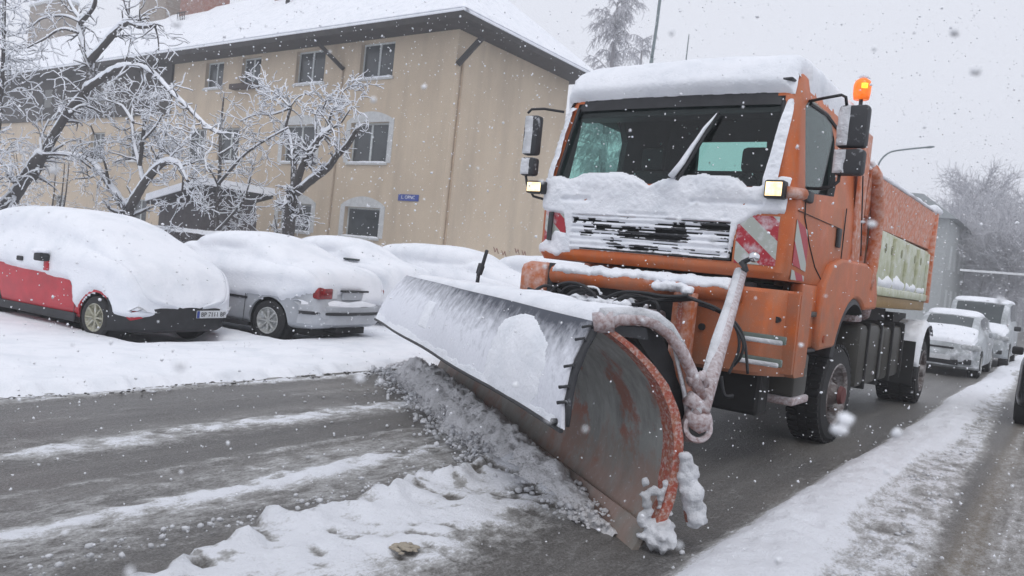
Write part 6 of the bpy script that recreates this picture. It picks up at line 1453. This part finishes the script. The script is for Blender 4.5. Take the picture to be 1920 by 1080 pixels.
for i, (u, v, d, w, lab) in enumerate(((1830, 352, 85, 5.5, "tallest misty bare tree beyond the white cars"), (1872, 362, 95, 6.0, "broad misty bare tree right of the tallest one"), (1800, 400, 78, 4.0, "shorter misty tree next to the grey house"),
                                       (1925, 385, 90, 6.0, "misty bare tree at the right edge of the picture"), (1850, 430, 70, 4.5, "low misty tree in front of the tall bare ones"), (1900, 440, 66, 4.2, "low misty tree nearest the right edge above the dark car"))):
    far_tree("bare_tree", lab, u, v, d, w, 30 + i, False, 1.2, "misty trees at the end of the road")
# misty thicket and slope at the end of the road
def hill(X, Y): return .0 + 7.5 * sstep(100, 150, Y) + 1.5 * fbm(X * .05, Y * .05) * sstep(100, 130, Y) - .3
tag(sheet("wooded_slope", axis([(-110, 108, 4)]), axis([(99, 155, 3)]), hill, snow_mat("far_slope", (.45, .46, .48), (.30, .31, .32), 2, .4, .3)), kind="structure")
random.seed(77); wd = MB()
for i in range(2600):
    x = random.uniform(-60, 40); y = random.uniform(84, 140); z0 = 7.5 * float(sstep(100, 150, y)); h_ = random.uniform(3, 8); wd.tube([(x, y, z0), (x + random.gauss(0, .5), y, z0 + h_)], [.10, .03], 3, False)
    for k in range(7): t = random.uniform(.2, 1); a = random.uniform(0, 6.28); l_ = random.uniform(.6, 2); wd.tube([(x, y, z0 + h_ * t), (x + l_ * math.cos(a), y + l_ * math.sin(a), z0 + h_ * t + l_ * .7)], [.05, .02], 3, False)
tag(wd.build("far_wood", M.twig_far, fix=False), "misty leafless wood closing the end of the road", "wood", kind="stuff")

# ---------------------------------------------------------------- far house, lamp posts, bar
FB = empty("far_house", (-14, 62, 0), label="grey misty house with hipped roof behind the truck's tailgate", cat="building")
x0, x1, y0, y1, hz = -24., -7.15, 58., 70., 7.4
MB().box((x0, y0, 0), (x1, y1, hz)).build("wall", M.far_wall, FB)
MB().add([(x0 - .5, y0 - .5, hz), (x1 + .5, y0 - .5, hz), (x1 + .5, y1 + .5, hz), (x0 - .5, y1 + .5, hz), (x0 + 5, 64, hz + 2.9), (x1 - 2.4, 62.5, hz + 2.2)], [(0, 1, 5, 4), (1, 2, 5), (2, 3, 4, 5), (3, 0, 4), (0, 3, 2, 1)]).build("roof", M.far_roof, FB)
for zc in (1.2, 4.2):
    for k in range(4): yk = 60 + k * 2.6; MB().box((x1, yk, zc), (x1 + .02, yk + 1.1, zc + 1.6)).build("window", M.frame_grey, FB)
    for k in range(5): xk = -9.8 - k * 3; MB().box((xk, y0 - .02, zc), (xk + 1.2, y0, zc + 1.6)).build("window", M.frame_grey, FB)
def lamp_post(label, pts, head, dist, r):
    P = []
    for u, v in pts: q = ray(u, v); q = q / np.hypot(q[0], q[1]); P.append(Vector(np.array([0, 0, CAMH]) + q * dist))
    b = P[0]; g = empty("street_lamp", (b.x, b.y, 0), label=label, cat="street lamp")
    MB().tube([(b.x, b.y, -.1), b], [r * 1.3, r], 8).build("post", M.pole, g, smooth=True)
    MB().tube(smooth_path(P, 6), r * .8, 8).build("arm", M.pole, g, smooth=True)
    if head: d = (P[-1] - P[-2]).normalized(); MB().tube([P[-1] - d * .5, P[-1] - d * .2, P[-1]], [r * .9, r * 2.2, r * 1.2], 8, flat=.5).build("lamp_head", M.pole, g, smooth=True)
lamp_post("curved-arm street lamp standing misty beyond the truck's tipper", [(1642, 328), (1650, 303), (1668, 286), (1700, 280), (1752, 275)], True, 42, .055)
lamp_post("tall dark green lamp post rising behind the cab roof, top out of frame", [(1222, 110), (1231, 50), (1242, -25), (1262, -60)], True, 34, .085)
a1 = ray(1287, 107); a1 /= np.hypot(a1[0], a1[1]); a2 = ray(1292, 64); a2 /= np.hypot(a2[0], a2[1]); p1 = Vector(np.array([0, 0, CAMH]) + a1 * 36); p2 = Vector(np.array([0, 0, CAMH]) + a2 * 36)
AN = empty("mast", (p1.x, p1.y, 0), label="thin mast just visible over the snowy cab roof, right of the lamp post", cat="mast")
MB().tube([(p1.x, p1.y, 0), p1, p2], [.05, .03, .02], 6).build("pole", M.pole, AN)
q1 = at_y(1800, 506, 58); q2 = at_y(1935, 515, 58)
OB = empty("road_gantry", (q1.x, 58, 0), label="thin pale horizontal bar spanning the road in front of the misty trees", cat="gantry")
MB().bar(q1, q2 + Vector((8, 0, 0)), .16, .14).build("crossbar", simple("pale_bar", (.75, .77, .78), .6), OB)
MB().tube([(q2.x + 8, 58, 0), (q2.x + 8, 58, q2.z)], .1, 8).build("post", M.pole, OB)

# ================================================================ FALLING SNOW
random.seed(99); rs = np.random.RandomState(4)
bm = bmesh.new(); bmesh.ops.create_icosphere(bm, subdivisions=1, radius=1); iv = np.array([v.co[:] for v in bm.verts]); iff = np.array([[v.index for v in f.verts] for f in bm.faces]); bm.free()
ov = np.array([(1, 0, 0), (-1, 0, 0), (0, 1, 0), (0, -1, 0), (0, 0, 1), (0, 0, -1.)]); of = np.array([(0, 2, 4), (2, 1, 4), (1, 3, 4), (3, 0, 4), (2, 0, 5), (1, 2, 5), (3, 1, 5), (0, 3, 5)])
def flakes():
    cen = []; rad = []
    def sample(n, d0, d1, r0, r1):
        u = rs.uniform(-300, 2220, n); v = rs.uniform(-200, 1280, n); dd = (d0 ** 3 + (d1 ** 3 - d0 ** 3) * rs.rand(n)) ** (1 / 3)
        dirs = np.stack([u - 960, 540 - v, np.full(n, -FPX)], -1); dirs /= np.linalg.norm(dirs, axis=1, keepdims=True)
        w = np.stack([dirs @ CX, dirs @ CY, dirs @ CZ], -1); p = w * dd[:, None] + np.array([0, 0, CAMH]); rr = r0 + (r1 - r0) * rs.rand(n) ** 2.2
        ok = p[:, 2] > .02; cen.append(p[ok]); rad.append(rr[ok])
    sample(60, .4, 1.3, .0022, .0045); sample(700, 1.3, 4, .0018, .0046); sample(6000, 4, 9, .0030, .0078); sample(11000, 9, 24, .006, .014)
    for (u, v, d_, r_) in ((1584, 788, .75, .0085), (1572, 805, .78, .006), (1832, 132, .9, .0052), (1790, 62, 1.0, .004), (1640, 92, 1.1, .004), (990, 662, .8, .003), (330, 45, .9, .004), (1260, 62, .9, .003)):
        q = ray(u, v); q = q / np.linalg.norm(q); cen.append((np.array([0, 0, CAMH]) + q * d_)[None]); rad.append(np.array([r_]))
    c = np.concatenate(cen); r = np.concatenate(rad); n = len(c)
    near = r > 0; V = np.zeros((n, 12, 3)); sc = rs.uniform(.7, 1.35, (n, 1, 3)); jit = 1 + .45 * rs.uniform(-1, 1, (n, 12, 1)); V = iv[None] * sc * jit * r[:, None, None] + c[:, None]
    F = iff[None] + (np.arange(n) * 12)[:, None, None]; me = bpy.data.meshes.new("falling_snow")
    me.vertices.add(n * 12); me.vertices.foreach_set("co", V.astype(np.float32).ravel()); q = F.reshape(-1, 3)
    me.loops.add(q.size); me.loops.foreach_set("vertex_index", q.ravel().astype(np.int32)); me.polygons.add(len(q)); me.polygons.foreach_set("loop_start", np.arange(0, q.size, 3, dtype=np.int32)); me.update(calc_edges=True)
    me.shade_smooth(); me.materials.append(simple("snowflake", (.86, .88, .92), .8, var=.05)); o = bpy.data.objects.new("falling_snow", me); col.objects.link(o)
    tag(o, "snowflakes falling through the air over the whole street", "snowfall", kind="stuff")
flakes()

# ================================================================ HAZE
hz_m = bpy.data.materials.new("snowfall_haze"); hz_m.use_nodes = True; nt = hz_m.node_tree; nt.nodes.clear(); o_ = nt.nodes.new("ShaderNodeOutputMaterial"); pv = nt.nodes.new("ShaderNodeVolumePrincipled")
pv.inputs["Color"].default_value = (.93, .95, .98, 1); pv.inputs["Density"].default_value = .0029; nt.links.new(pv.outputs[0], o_.inputs["Volume"])
HZ = MB().box((-135, -12, -1.5), (115, 160, 27)).build("haze", hz_m); tag(HZ, "pale snowy haze filling the street", "haze", kind="stuff")
# objects called parked_car etc. share one kind name with Blender's own suffixes
